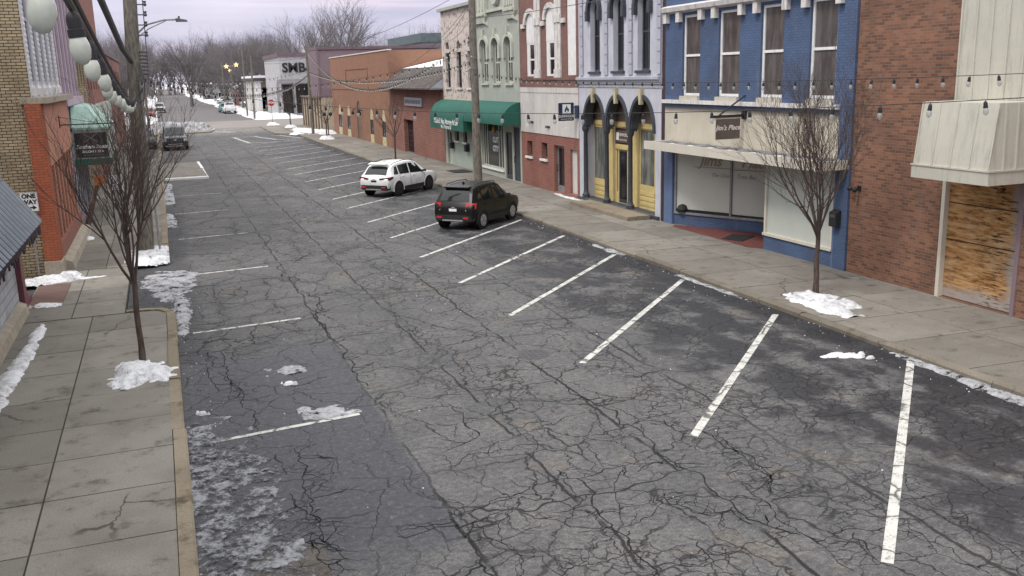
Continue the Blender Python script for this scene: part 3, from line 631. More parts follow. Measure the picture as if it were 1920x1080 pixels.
CRACKS = [(2.2,[(6.34,14.61),(6.37,13.6),(6.33,12.46),(6.27,11.24),(6.32,10.66),(6.38,10.02),(6.35,9.29),(6.41,8.77),(6.66,8.38)]),(1.4,[(4.87,10.89),(5.32,11.0),(5.74,11.03),(6.25,11.19)]),(2,[(4.87,10.89),(4.72,9.92),(4.68,9.35),(4.64,8.84),(4.67,8.47),(4.66,8.21)]),(1.6,[(6.25,11.19),(6.64,11.31),(6.91,11.55),(6.99,11.9),(7.06,12.34)]),(1.2,[(5.72,12.21),(6.41,12.42),(6.86,12.49),(7.4,12.61),(7.97,12.57),(8.73,12.37)]),(1.4,[(4.64,8.84),(4.22,8.73),(3.88,8.77),(3.67,8.63)]),(1.2,[(4.64,8.84),(4.91,8.65),(5.27,8.68)]),(1.7,[(7.33,11.87),(7.36,11.35),(7.39,10.86),(7.28,10.34),(7.31,9.91),(7.23,9.74),(7.05,9.68)]),(1.2,[(7.23,9.74),(7.04,9.44)]),(1.6,[(4.11,14.49),(4.09,13.48),(4.14,12.92),(3.85,12.74),(3.53,12.58)]),(1.8,[(2.95,10.64),(3.02,10.49),(3.27,10.55),(3.65,10.74),(4.02,10.77),(4.37,10.91),(4.69,10.96),(4.87,10.89)]),(1.1,[(6.2,14.67),(6.55,15.23),(6.97,15.51),(7.47,15.18),(7.7,14.69),(7.69,13.81),(7.64,13.02),(7.52,12.63)]),(1.0,[(3.96,9.99),(4.29,9.85),(4.72,9.92)]),(1.3,[(6.28,8.82),(6.27,9.24),(5.99,9.19),(5.79,9.41),(5.66,9.68),(5.73,10.02)]),(1.2,[(4.69,15.37),(5.14,15.71),(5.64,15.85),(6.13,15.62),(6.73,15.63)]),(1.0,[(4.67,12.94),(5.03,13.12),(5.46,13.06)]),(1.0,[(4.76,13.59),(4.82,14.63),(4.84,15.31)]),(1.2,[(5.54,12.04),(5.47,11.6),(5.38,11.08)]),(1.2,[(5.45,8.71),(5.39,8.37),(5.36,8.04)]),(3,[(2.93,10.44),(2.94,10.11),(2.98,9.78),(2.97,9.34),(2.97,8.93)]),(1.5,[(3.35,11.98),(3.53,12.01),(3.89,12.3),(4.32,12.23),(4.94,12.19)]),(1.1,[(4.49,9.13),(4.88,9.59),(5.18,10.36),(5.66,10.96)]),(1.1,[(5.76,10.01),(5.34,9.56),(4.97,9.39),(4.58,9.32)]),(1.1,[(6.41,16.93),(6.26,15.95),(6.2,14.67)]),(1.0,[(4.32,15.2),(4.69,15.37),(4.99,15.77),(5.12,16.69),(5.7,17.73)]),(1.1,[(8.73,12.37),(8.86,12.01),(9.4,12.06)]),(1.1,[(3.18,10.16),(3.29,9.64),(3.39,9.3),(3.64,9.12),(3.67,8.63)]),(2.2,[(2.84,35.05),(2.85,31.43),(2.9,27.54),(2.94,24.46),(2.98,21.75),(2.94,19.73),(2.96,17.99),(2.97,17.1),(3.05,16.03)]),(1.4,[(0.22,22.56),(0.49,22.79),(0.83,23.0),(1.15,23.43),(1.46,23.58),(1.94,24.07)]),(1.3,[(1.15,23.43),(1.16,24.25),(1.37,25.25),(1.64,25.82)]),(1.4,[(0.37,19.99),(0.85,20.2),(1.33,20.27),(1.83,20.34),(2.27,20.45),(2.96,20.36),(3.77,20.38),(4.49,20.46)]),(1.5,[(0.97,21.49),(0.8,20.3),(0.74,19.18),(0.66,18.43)]),(1.5,[(0.45,19.59),(0.47,18.53),(0.41,17.71),(0.5,16.89)]),(1.4,[(0.66,18.43),(0.7,17.93),(0.75,17.32),(0.9,16.81),(0.81,16.44),(0.65,16.31)]),(1.2,[(0.97,19.63),(0.92,18.7),(0.97,18.42)]),(1.1,[(1.02,19.05),(1.46,19.25),(1.76,19.39)]),(1.2,[(3.08,16.81),(3.5,16.98),(3.84,16.94),(4.09,16.57),(4.16,16.31),(4.78,16.74)]),(1.1,[(4.07,16.11),(3.94,15.73),(3.63,15.55),(3.18,15.44)]),(1.1,[(1.62,16.48),(2.02,16.62),(2.45,16.87)]),(1.0,[(4.52,27.87),(5.2,29.79),(5.75,30.21),(6.74,32.85),(7.79,33.15)]),(1.0,[(3.87,26.48),(4.48,25.89),(5.04,26.14),(5.56,25.46),(6.09,24.53)]),(1.0,[(5.54,28.59),(5.43,26.5),(5.58,25.32),(5.45,23.18)]),(1.0,[(2.98,21.75),(3.64,22.38),(4.16,22.53),(4.86,23.03),(5.58,23.11)]),(1.1,[(2.48,25.64),(2.8,25.97),(3.32,25.46),(3.89,25.67)]),(1.1,[(4.81,19.3),(4.82,20.3),(4.76,21.06),(4.56,21.73)]),(1.0,[(2.98,18.26),(3.34,18.08),(3.78,17.74),(4.29,18.04)]),(1.6,[(0.37,26.23),(1.11,26.22),(1.89,26.45),(2.59,26.61)]),(1.5,[(1.41,13.59),(1.39,13.07),(1.4,12.56),(1.35,12.05),(1.4,11.66),(1.32,11.34),(1.37,11.03),(1.37,10.71),(1.3,10.59)]),(1.4,[(1.13,12.02),(1.15,11.65),(1.27,11.3),(1.37,11.03)]),(1.8,[(0.51,10.48),(0.84,10.51),(1.16,10.55),(1.3,10.59)]),(1.7,[(1.3,10.59),(1.39,10.34),(1.49,10.15)]),(1.3,[(0.67,17.69),(0.72,16.96),(0.64,16.33)]),(1.3,[(0.8,17.15),(0.92,16.64),(0.82,16.14),(0.92,14.83),(1.0,14.19)]),(1.3,[(0.17,14.39),(-0.03,14.24),(-0.09,13.95)]),(1.4,[(0.31,10.86),(0.49,10.76),(0.66,10.86),(0.88,10.87)]),(1.3,[(1.12,13.49),(1.14,12.96),(1.16,12.67)]),(1.5,[(1.2,10.53),(1.2,10.14),(1.28,9.92),(1.45,9.94)]),(1.2,[(7.01,8.26),(7.43,8.16),(8.02,8.1),(8.51,8.01)]),(1.5,[(7.41,11.45),(7.37,10.86),(7.37,10.3),(7.27,9.82),(7.01,9.64),(6.77,9.56),(6.75,9.03),(6.7,8.56),(6.72,8.16),(6.7,7.88),(6.68,7.47)]),(1.1,[(5.79,9.36),(6.05,9.25),(6.33,9.3)]),(1.1,[(8.91,9.1),(8.7,8.62),(8.65,8.29)]),(1.0,[(7.37,10.86),(7.64,10.4)]),(1.0,[(9.1,11.61),(9.63,11.37),(10.33,11.26),(10.8,11.27)]),(1.1,[(8.85,8.11),(8.61,7.42),(8.52,6.89)]),(1.2,[(7.26,8.16),(7.13,7.76),(6.99,7.47)]),(1.0,[(7.06,9.34),(7.55,9.5),(7.69,9.16),(7.71,8.7)]),(1.0,[(5.48,8.47),(5.68,8.31),(6.08,8.44),(6.33,8.18)]),(1.0,[(8.0,8.07),(7.9,7.65),(8.04,7.44),(7.93,6.94)]),(1.0,[(8.51,8.01),(8.95,7.99),(9.25,7.53)]),(1.0,[(9.87,14.44),(10.15,13.92),(10.38,12.9)])]
def jag(p, q, amp, rnd, lv):
    if lv == 0: return [q]
    m_ = (p+q)/2; d = q-p; m_ = m_ + Vector((-d.y, d.x, 0))*rnd.gauss(0, amp); return jag(p, m_, amp, rnd, lv-1) + jag(m_, q, amp, rnd, lv-1)
m = MB(); rnd = random.Random(12)
def ribbon(pts, w0, w1):
    n = len(pts)
    for k in range(n-1):
        p, q = pts[k], pts[k+1]; t = q-p
        if t.length < 1e-4: continue
        nn = Vector((-t.y, t.x, 0)).normalized(); f0 = w0+(w1-w0)*k/n; f1 = w0+(w1-w0)*(k+1)/n
        a = f0*(.45+.9*abs(mn.noise(p*3.1))*1.6); c = f1*(.45+.9*abs(mn.noise(q*3.1))*1.6); m.poly([p-nn*a, q-nn*c, q+nn*c, p+nn*a])
for w_, pl in CRACKS:
    P = [Vector((x, y, .003)) for x, y in pl]; pts = [P[0]]
    for p, q in zip(P, P[1:]): pts += jag(p, q, .10, rnd, 3 if (q-p).length < 2 else 4)
    hw_ = .0066*w_*(1+.018*pl[0][1]); ribbon(pts, hw_, hw_*.8)
    for k in range(2, len(pts)-2):                       # short side cracks
        if rnd.random() < .20:
            d = (pts[k+1]-pts[k-1]); d = Vector((-d.y, d.x, 0)) if rnd.random() < .5 else Vector((d.y, -d.x, 0))
            if d.length < 1e-4: continue
            d = d.normalized(); L = rnd.uniform(.12, .7); e = pts[k] + Matrix.Rotation(rnd.uniform(-.7,.7), 3, 'Z') @ d*L
            br = [pts[k]] + jag(pts[k], e, .13, rnd, 3); ribbon(br, hw_*.7, hw_*.25)
            if rnd.random() < .4: j = br[len(br)//2]; e2 = j + Matrix.Rotation(rnd.uniform(-1.2,1.2), 3, 'Z') @ d*L*.6; ribbon([j]+jag(j, e2, .13, rnd, 2), hw_*.5, hw_*.2)
struct('road_cracks', m, simple('crack_dirt', (.014,.014,.015), .95), fix=False)
# ------------------------------------------------------------------ building kit
XF = 16.9
FR = lambda s, d, z: (XF + d, s, z)
def shell(m, fr, s0, s1, top, back=13., th=.25, roof=True):
    m.fbox(fr, s0+.004, s0+th, .004, back, -.1, top); m.fbox(fr, s1-th, s1-.004, .004, back, -.1, top)
    m.fbox(fr, s0+th, s1-th, back-th, back, -.1, top)
    if roof: m.fbox(fr, s0+th, s1-th, .2, back-th, top-.5, top-.3)
def window(root, fr, s0, s1, z0, z1, d=.14, fm='white_trim', gm='glass', vb=(), hb=(.5,), fw=.06, sill=None, name='window', pane=True):
    m = MB(); g = .003
    a, b, c, e = s0+g, s1-g, z0+g, z1-g
    m.fbox(fr, a, a+fw, d, d+.06, c, e); m.fbox(fr, b-fw, b, d, d+.06, c, e)
    m.fbox(fr, a+fw, b-fw, d, d+.06, c, c+fw); m.fbox(fr, a+fw, b-fw, d, d+.06, e-fw, e)
    for k in vb:
        x = a + (b-a)*k; m.fbox(fr, x-fw*.4, x+fw*.4, d+.004, d+.056, c+fw, e-fw)
    for k in hb:
        x = c + (e-c)*k; m.fbox(fr, a+fw, b-fw, d+.002, d+.058, x-fw*.45, x+fw*.45)
    w = m.build(name, M[fm], root)
    if pane:
        q = MB(); q.fbox(fr, a+fw*.5, b-fw*.5, d+.035, d+.05, c+fw*.5, e-fw*.5); q.build('pane', M[gm], w)
    if sill:
        q = MB(); q.fbox(fr, s0-.08, s1+.08, -.09, d-.01, z0-.10, z0-.002); q.build('sill', M[sill], w)
    return w
def door(root, fr, s0, s1, z0, z1, d=.2, fm='grey', gm='glass', solid=None, kick=.25, fw=.09, transom=None, handle=True, name='door'):
    m = MB(); g = .003; a, b, c, e = s0+g, s1-g, z0+g, z1-g
    if solid:
        m.fbox(fr, a, b, d+.02, d+.06, c, e)
        m.fbox(fr, a, a+.05, d, d+.02, c, e); m.fbox(fr, b-.05, b, d, d+.02, c, e); m.fbox(fr, a+.05, b-.05, d, d+.02, e-.05, e)
        w = m.build(name, M[solid], root)
    else:
        m.fbox(fr, a, a+fw, d, d+.06, c, e); m.fbox(fr, b-fw, b, d, d+.06, c, e)
        m.fbox(fr, a+fw, b-fw, d, d+.06, c, c+kick); m.fbox(fr, a+fw, b-fw, d, d+.06, e-fw, e)
        if transom: m.fbox(fr, a+fw, b-fw, d, d+.06, transom-.05, transom+.05)
        w = m.build(name, M[fm], root)
        q = MB(); q.fbox(fr, a+fw*.6, b-fw*.6, d+.03, d+.045, c+kick*.6, e-fw*.6); q.build('pane', M[gm], w)
    if handle:
        q = MB(); x = a+fw*.5 if handle == 1 else b-fw*.5
        q.tube([fr(x, d-.05, 1.0), fr(x, d-.05, 1.3)], .015, 6); q.fbox(fr, x-.02, x+.02, d-.06, d, 1.0, 1.04); q.fbox(fr, x-.02, x+.02, d-.06, d, 1.26, 1.30); q.build('handle', M['black'], w)
    return w
def fpart(root, fr, boxes, name, mat, **k):
    m = MB()
    for b in boxes: m.fbox(fr, *b)
    return m.build(name, M[mat], root, **k)

# ------------------------------------------------------------------ 1 brown brick building with boarded window
b = thing('brick_building', 'tall brown brick building with boarded window and pale metal siding', 'building', (XF, 6, 0))
m = MB(); m.fwall(FR, -9, 19.9, -.1, 10.6, [(14.6, 16.72, .04, 2.9)], .16); shell(m, FR, -9, 19.9, 10.6)
m.build('wall', M['brown_brick'], b)
fpart(b, FR, [(14.66, 16.66, .10, .15, .06, 2.9)], 'boarded_opening', 'ply')
fpart(b, FR, [(16.66, 16.76, -.035, .1, .02, 3.0)], 'post', 'cream_trim'); fpart(b, FR, [(14.54, 14.64, -.035, .1, .02, 3.0)], 'post', 'mauve')
m = MB(); m.fbox(FR, 5.5, 16.57, -.07, -.002, 4.5, 10.3)
for k in range(27): m.fbox(FR, 16.5-k*.42, 16.545-k*.42, -.10, -.07, 4.5, 10.3)
m.build('siding', M['awn_metal'], b)
m = MB(); x0 = -1.35; x1 = -1.2                       # boxed mansard awning
ya, yb = 14.28, 16.32
m.hexa([FR(ya,x0,3.28), FR(yb,x0,3.28), FR(yb,-.1,3.28), FR(ya,-.1,3.28), FR(ya+.05,x1,4.62), FR(yb-.05,x1,4.62), FR(yb-.05,-.1,4.62), FR(ya+.05,-.1,4.62)])
m.fbox(FR, ya-.03, yb+.03, x0-.03, -.1, 2.98, 3.277); m.fbox(FR, ya-.05, yb+.05, x0-.05, -.1, 3.25, 3.285)
for k in range(5):
    y = yb-.02-(yb-ya-.04)*k/4; m.prism([FR(y-.018,x0,3.285), FR(y-.018,x1,4.6), FR(y-.018,x1-.018,4.61), FR(y-.018,x0-.018,3.295)], (0,.036,0))
for k in range(1,4): x = x0+(0-x0)*k/4; m.prism([FR(ya,x,3.285), FR(ya+.05,x,4.6), FR(ya+.02,x,4.61), FR(ya-.03,x,3.295)], (.036,0,0))
m.build('awning', M['awn_metal'], b)
lf = thing('flood_light', 'small black flood lamp on the brown brick wall beside the blue pilaster', 'wall lamp', (XF-.02, 19.55, 2.3))
m = MB(); m.box(XF-.05,XF,19.5,19.6,2.25,2.37); m.tube([(XF-.05,19.55,2.3),(XF-.16,19.5,2.3)], .02); m.build('bracket', M['black'], lf)
m = MB(); m.lathe([(.03,0),(.06,.06),(.065,.1)], 12, (XF-.28,19.5,2.28), 'x'); m.lathe([(.03,0),(.06,.06),(.065,.1)], 12, (XF-.2,19.62,2.3), 'y'); m.build('lamp_head', M['black'], lf)

# ------------------------------------------------------------------ 2 blue shop
b = thing('blue_shop_building', 'blue painted brick shop with four tall white windows and cream signboard', 'building', (XF, 25, 0))
BW = [(27.45,28.56),(25.18,26.36),(23.0,24.1),(20.72,21.84)]
m = MB(); m.fwall(FR, 19.92, 29.72, 4.3, 10.6, [(a,c,4.56,7.22) for a, c in BW], .16)
shell(m, FR, 19.92, 29.72, 10.6, 13)
m.fbox(FR, 19.93, 20.42, -.05, .24, -.05, 10.6); m.build('wall', M['blue_brick'], b)
for a, c in BW: window(b, FR, a, c, 4.56, 7.22, .07, 'white_trim', 'glass_c', (), (.5,), .085)
for a, c in BW: fpart(b, FR, [(a-.02, c+.02, -.10, .05, 4.423, 4.555)], 'sill', 'cream')
m = MB(); m.prism([FR(20.45,.0,7.3), FR(20.45,-.2,7.36), FR(20.45,-.24,7.5), FR(20.45,-.1,7.56), FR(20.45,.0,7.58)], (0,9.25,0))
for a, c in BW:
    for y in (a-.26, c+.04): m.fbox(FR, y, y+.22, -.15, -.002, 7.0, 7.33)
m.fbox(FR, 29.45, 29.68, -.15, -.002, 7.0, 7.33); m.build('cornice', M['peel_white'], b)
fpart(b, FR, [(20.43, 29.7, -.16, -.002, 4.30, 4.42)], 'string_course', 'peel_white'); fpart(b, FR, [(20.43, 29.7, -.09, -.002, 4.17, 4.297)], 'trim_board', 'dark_blue')
fpart(b, FR, [(20.43, 29.71, .0, .2, 2.74, 4.165)], 'signboard', 'cream')
# canopy over the shopfront
m = MB(); m.fbox(FR, 19.95, 29.55, -.93, -.86, 2.74, 3.02); m.fbox(FR, 19.95, 20.02, -.86, -.002, 2.76, 3.0); m.fbox(FR, 29.48, 29.55, -.86, -.002, 2.76, 3.0); m.build('canopy_fascia', M['cream_trim'], b)
cn = MB(); cn.hexa([FR(20.03,-.86,2.80), FR(29.47,-.86,2.80), FR(29.47,-.003,2.86), FR(20.03,-.003,2.86), FR(20.03,-.86,2.86), FR(29.47,-.86,2.86), FR(29.47,-.003,2.95), FR(20.03,-.003,2.95)])
cn = cn.build('canopy_roof', M['peel_white'], b)
m = MB()
for k in range(8):
    y = 20.7+k*1.2; m.hexa([FR(y,-.85,2.87), FR(y+.32,-.85,2.87), FR(y+.16,-.05,2.95), FR(y-.1,-.05,2.95), FR(y+.02,-.85,2.96), FR(y+.3,-.85,2.96), FR(y+.14,-.05,3.02), FR(y-.08,-.05,3.02)])
m.fbox(FR, 20.05, 29.4, -.12, -.02, 2.96, 3.0); m.build('rafter', M['grey'], cn)
# shopfront: slanted window, recess, straight window
fpart(b, FR, [(29.12, 29.7, -.02, .25, -.05, 2.735)], 'column', 'blue_paint'); fpart(b, FR, [(20.44, 20.52, -.02, .2, -.05, 2.735)], 'column', 'blue_paint')
A = Vector((16.98, 29.1)); B_ = Vector((18.75, 25.35)); tn = (B_-A).normalized(); nn = Vector((-tn.y, tn.x)); 
if nn.x < 0: nn = -nn
FW = lambda s, d, z: (A.x + tn.x*s + nn.x*d, A.y + tn.y*s + nn.y*d, z); LW = (B_-A).length
fpart(b, FW, [(0, LW, 0, .2, .0, .42)], 'bulkhead', 'blue_brick'); 
w1 = fpart(b, FW, [(0,LW,-.05,.1,.42,.50),(0,.07,-.03,.1,.5,2.735),(LW-.07,LW,-.03,.1,.5,2.735),(LW*.55-.035,LW*.55+.035,-.03,.1,.5,2.735)], 'shop_window', 'grey')
fpart(w1, FW, [(.05, LW*.55, .03, .05, .5, 2.735)], 'pane', 'paper'); fpart(w1, FW, [(LW*.55, LW-.05, .031, .051, .5, 2.735)], 'pane', 'paper')
fpart(w1, FW, [(.07, LW*.55-.04, -.012, .028, .5, .60),(LW*.55+.04, LW-.07, -.012, .028, .5, .57)], 'dark_strip', 'glass_d')
m = MB(); m.lathe([(.18,0),(.21,.1),(.15,.22),(.05,.27)], 14, FW(.34,-.0,.5)); q = tag(m.build('flower_tub', M['plastic'], None), 'round black tub standing inside the pale shop window', 'tub')
nW = Vector((-nn.x,-nn.y,0)); xW = Vector((tn.x,tn.y,0))
text('lettering', "Jims", .52, FW(LW*.345,.022,2.34), xW, w1, M['tan_letter'], .35, bold=.014); text('lettering', "Place", .52, FW(LW*.765,.022,2.34), xW, w1, M['tan_letter'], .35, bold=.014)
text('lettering', "The One", .2, FW(LW*.44,.022,1.86), xW, w1, M['tan_letter'], .3); text('lettering', "True Bar", .2, FW(LW*.685,.022,1.86), xW, w1, M['tan_letter'], .3)
fpart(w1, FW, [(LW*.18, LW*.535, .018, .028, 2.10, 2.125),(LW*.57, LW*.97, .018, .028, 2.07, 2.10)], 'underline', 'tan_letter')
fpart(b, FR, [(20.52, 23.62, -.01, .2, -.05, .47)], 'bulkhead', 'blue_brick')
w2 = fpart(b, FR, [(20.5,23.64,-.06,.15,.47,.55),(20.52,20.6,-.02,.15,.55,2.735),(23.54,23.62,-.02,.15,.55,2.735)], 'shop_window', 'cream_trim')
fpart(w2, FR, [(20.55, 23.58, .05, .07, .55, 2.735)], 'pane', 'paper2')
FC = lambda s, d, z: (XF + .15 + (18.75-XF-.15)*s/2.55, 23.62 + (25.35-23.62)*s/2.55, z)
m = MB(); m.prism([(17.05,23.62,-.02),(18.75,25.35,-.02),(18.9,25.2,-.02),(17.2,23.5,-.02)], (0,0,2.75)); m.build('entry_return', M['blue_paint'], b)
m = MB(); m.prism([(16.88,28.9,-.05),(18.75,25.4,-.05),(16.95,23.6,-.05),(16.6,24.0,-.05),(16.62,28.6,-.05)], (0,0,.092)); m.build('entry_floor', M['tile_red'], b)
m = MB(); m.prism([(17.0,24.9,.04),(17.9,25.5,.04),(17.5,26.2,.04),(16.7,25.6,.04)], (0,0,.02)); tag(m.build('door_mat', M['plastic'], None), 'dark rubber mat on the red tiled entry of the blue shop', 'door mat')
fpart(b, FR, [(20.45, 29.65, .0, 2.2, 2.70, 2.735)], 'soffit', 'cream_trim')
mb = thing('mail_box', 'black mailbox on the blue pilaster beside the brown brick wall', 'mailbox', (XF-.05, 20.28, 1.2), 'black wall mailboxes')
m = MB(); m.box(XF-.22,XF-.05,20.14,20.44,1.2,1.58); m.prism([(XF-.22,20.14,1.58),(XF-.05,20.14,1.66),(XF-.05,20.14,1.58)], (0,.3,0)); m.build('box', M['plastic'], mb, bevel=.012)
m = MB(); m.box(XF-.235,XF-.222,20.18,20.40,1.46,1.54); m.build('flap', M['darkgrey'], mb)
hs = thing('hanging_sign', 'brown projecting sign reading Jim’s Place hung from a black wall bracket', 'sign', (16.2, 24.8, 3.3))
m = MB(); m.box(15.85,16.72,24.78,24.83,3.32,3.93); m.build('board', M['brown_sign'], hs)
m = MB(); m.box(15.83,16.74,24.79,24.82,3.935,3.965); m.box(15.83,15.85,24.77,24.84,3.30,3.94); m.box(16.72,16.74,24.77,24.84,3.30,3.94); m.box(15.85,16.72,24.77,24.84,3.30,3.318); m.build('frame', M['cream_trim'], hs)
m = MB(); m.box(15.78,16.88,24.77,24.84,3.97,4.05); m.box(16.84,16.90,24.70,24.90,3.9,4.14); m.tube([(15.98,24.8,4.05),(16.9,24.8,4.62)], .025); m.build('bracket', M['black'], hs)
text('lettering', "Jim's Place", .21, (16.285,24.776,3.66), (1,0,0), hs, M['pale_letter'], .35, bold=.004)

# ------------------------------------------------------------------ 3 grey arched building
b = thing('arched_shopfront_building', 'pale grey building with three dark arches over an ochre shopfront', 'building', (XF, 33.4, 0))
UW = [(35.0,35.9),(32.9,33.8),(30.85,31.8)]; AR = [(34.66,36.46),(32.60,34.36),(30.52,32.30)]
m = MB(); m.fwall(FR, 29.98, 37.06, -.1, 10.6, [(a,c,5.45,8.35,('round',.5)) for a, c in UW] + [(a,c,3.25,4.42,('round',1.17)) for a, c in AR] + [(30.38,36.62,.165,3.25,('open',0))], .3); m.fbox(FR, 36.62, 36.63, .002, .5, .17, 3.25); m.fbox(FR, 30.37, 30.38, .002, .5, .17, 3.25)
shell(m, FR, 29.98, 37.06, 10.6); m.build('wall', M['gray_paint'], b)
fpart(b, FR, [(29.74, 29.975, .02, 3, -.05, 10.6)], 'side_strip', 'maroon')
for a, c in UW:
    window(b, FR, a, c, 5.45, 8.35, .2, 'dark_trim', 'glass_d', (.5,), (.48,), .07, 'dark_trim')
for a, c in UW:
    m = MB(); m.archband(FR, a, c, 7.85, 8.35, .18, -.14, .0, 'round'); m.fbox(FR, a-.2, a, -.16, -.002, 7.45, 7.85); m.fbox(FR, c, c+.2, -.16, -.002, 7.45, 7.85); m.build('window_hood', M['dark_trim'], b)
for y in (36.72, 34.40, 32.33, 30.15):                # quoined pilasters
    m = MB(); m.fbox(FR, y-.12, y+.12, -.03, -.002, 5.3, 10.5)
    for k in range(13): m.fbox(FR, y-.15, y+.15, -.06, -.03, 5.3+k*.40, 5.3+k*.40+.36)
    m.build('quoin_pilaster', M['gray_trim'], b)
m = MB(); m.prism([FR(29.99,-.002,4.95), FR(29.99,-.06,4.95), FR(29.99,-.10,5.08), FR(29.99,-.16,5.12), FR(29.99,-.16,5.22), FR(29.99,-.002,5.25)], (0,7.06,0)); m.fbox(FR, 29.99, 37.05, -.03, -.002, 4.82, 4.86); m.build('belt_course', M['gray_trim'], b)
for a, c in AR:
    m = MB(); m.archband(FR, a, c, 3.25, 4.42, .148, -.07, .28, 'round', 22); t_ = m.build('arch_trim', M['dark_trim'], b)
    m = MB(); m.archband(FR, a+.03, c-.03, 3.25, 4.39, .027, .0, .299, 'round', 22); m.build('arch_lining', M['dark_trim'], t_)
for a, c in AR: m = MB(); y = (a+c)/2; m.hexa([FR(y-.07,-.12,4.2), FR(y+.07,-.12,4.2), FR(y+.07,.0,4.2), FR(y-.07,.0,4.2), FR(y-.12,-.14,4.78), FR(y+.12,-.14,4.78), FR(y+.12,.0,4.78), FR(y-.12,.0,4.78)]); m.build('keystone', M['cream_key'], b)
for a, c in ((36.46,36.62),(34.36,34.66),(32.30,32.60),(30.38,30.52)): fpart(b, FR, [(a,c,-.06,.26,3.17,3.247)], 'impost', 'dark_trim')
for y in (36.55, 34.51, 32.45):
    m = MB(); m.lathe([(.16,.16),(.16,.3),(.11,.36),(.095,.5),(.085,2.95),(.12,3.0),(.15,3.1),(.15,3.17)], 14, (XF+.05,y,0)); m.build('column', M['dark_trim'], b, smooth=True)
fpart(b, FR, [(30.02, 37.02, -.10, .9, -.05, .16)], 'plinth', 'dark_trim')
D = .5
FO = lambda s, d, z: (XF + D + d, s, z)
oc = MB(); oc.fwall(FO, 30.0, 37.04, .16, 4.6, [(35.55,36.6,.98,3.15),(33.58,34.3,.18,2.32),(34.38,34.5,.6,2.32),(33.4,34.65,2.55,3.2),(31.35,32.45,1.1,3.2),(30.2,36.9,3.45,4.5)], .06)
for a, c, z0, z1 in ((35.5,36.6,.3,.42),(35.5,36.6,.5,.62),(35.5,36.6,.7,.82),(31.3,32.5,.3,.42),(31.3,32.5,.5,.62),(31.3,32.5,.7,.85)): oc.fbox(FO, a, c, -.02, -.002, z0, z1)
for y in (36.78, 34.82, 33.2, 32.62): oc.fbox(FO, y-.06, y+.06, -.025, -.002, .17, 3.25)
oc.fbox(FO, 30.3, 36.9, -.04, -.002, 3.26, 3.44); oc.fbox(FO, 33.4, 34.65, -.04, -.002, 2.36, 2.5)
oc = oc.build('shopfront', M['ochre'], b)
fpart(oc, FO, [(35.55,36.6,.02,.05,.98,3.15)], 'pane', 'glass_g'); fpart(oc, FO, [(31.35,32.45,.02,.05,1.1,3.2)], 'pane', 'glass_g'); fpart(oc, FO, [(33.4,34.65,.03,.05,2.55,3.2)], 'pane', 'maroon'); fpart(oc, FO, [(34.38,34.5,.03,.05,.6,2.32)], 'pane', 'tan_dark')
m = MB()
for a, c in AR: pass
m.fbox(FO, 30.2, 36.9, .02, .05, 3.45, 4.5); m.build('fan_light', M['tan_dark'], oc)
m = MB(); m.fbox(FO, 31.3, 31.6, -.2, -.17, 1.05, 2.2)
door(b, FO, 33.58, 34.3, .18, 2.32, .01, 'dark_trim', 'glass_d', None, .15, .06)
ts = thing('transom_sign', 'small dark sign with white flame badge over the ochre door', 'sign', (XF+D, 34.0, 2.6))
fpart(ts, FO, [(33.5, 34.55, -.03, .0, 2.62, 3.1)], 'board', 'brown_sign')
fpart(ts, FO, [(34.25, 34.5, -.038, -.031, 2.72, 3.02)], 'badge', 'white')
text('lettering', "GUMWOOD", .17, FO(33.88,-.034,2.93), (0,-1,0), ts, M['pale_letter'], bold=.004); text('lettering', "PRODUCTIONS", .09, FO(33.88,-.034,2.73), (0,-1,0), ts, M['pale_letter'])
m = MB(); m.box(15.75, 16.72, 30.4, 35.6, -.05, .19)
tag(m.build('door_step', M['kerb'], None, bevel=.02), 'long low concrete step before the ochre shopfront', 'step')
ps = thing('projecting_sign', 'navy projecting sign with white flame emblem on the grey building', 'sign', (16.3, 37.15, 3.4))
m = MB(); m.box(15.97,16.68,37.11,37.19,3.42,4.18); m.build('board', M['navy'], ps, bevel=.02)
m = MB(); m.box(16.74,16.97,37.09,37.21,3.50,4.05); m.box(16.68,16.74,37.13,37.17,3.6,3.64); m.box(16.68,16.74,37.13,37.17,3.95,3.99); m.build('bracket', M['dark_blue'], ps)
m = MB(); m.box(16.14,16.52,37.098,37.109,3.71,4.12); m.build('badge', M['white'], ps)
fl = [(0,.0),(.07,.02),(.105,.09),(.10,.15),(.075,.2),(.06,.155),(.03,.24),(0,.32),(-.015,.25),(-.06,.18),(-.1,.11),(-.09,.04)]
m = MB(); m.prism([(16.33+x,37.094,3.765+z) for x, z in fl], (0,.003,0)); m.build('flame_emblem', M['navy'], ps)
m = MB(); m.prism([(16.33+x*.42,37.0915,3.77+z*.42) for x, z in fl], (0,.002,0)); m.build('flame_core', M['white'], ps)
text('lettering', "GUMWOOD", .145, (16.325,37.105,3.61), (1,0,0), ps, M['pale_letter'], bold=.004); text('lettering', "PRODUCTIONS", .078, (16.325,37.105,3.49), (1,0,0), ps, M['pale_letter'])

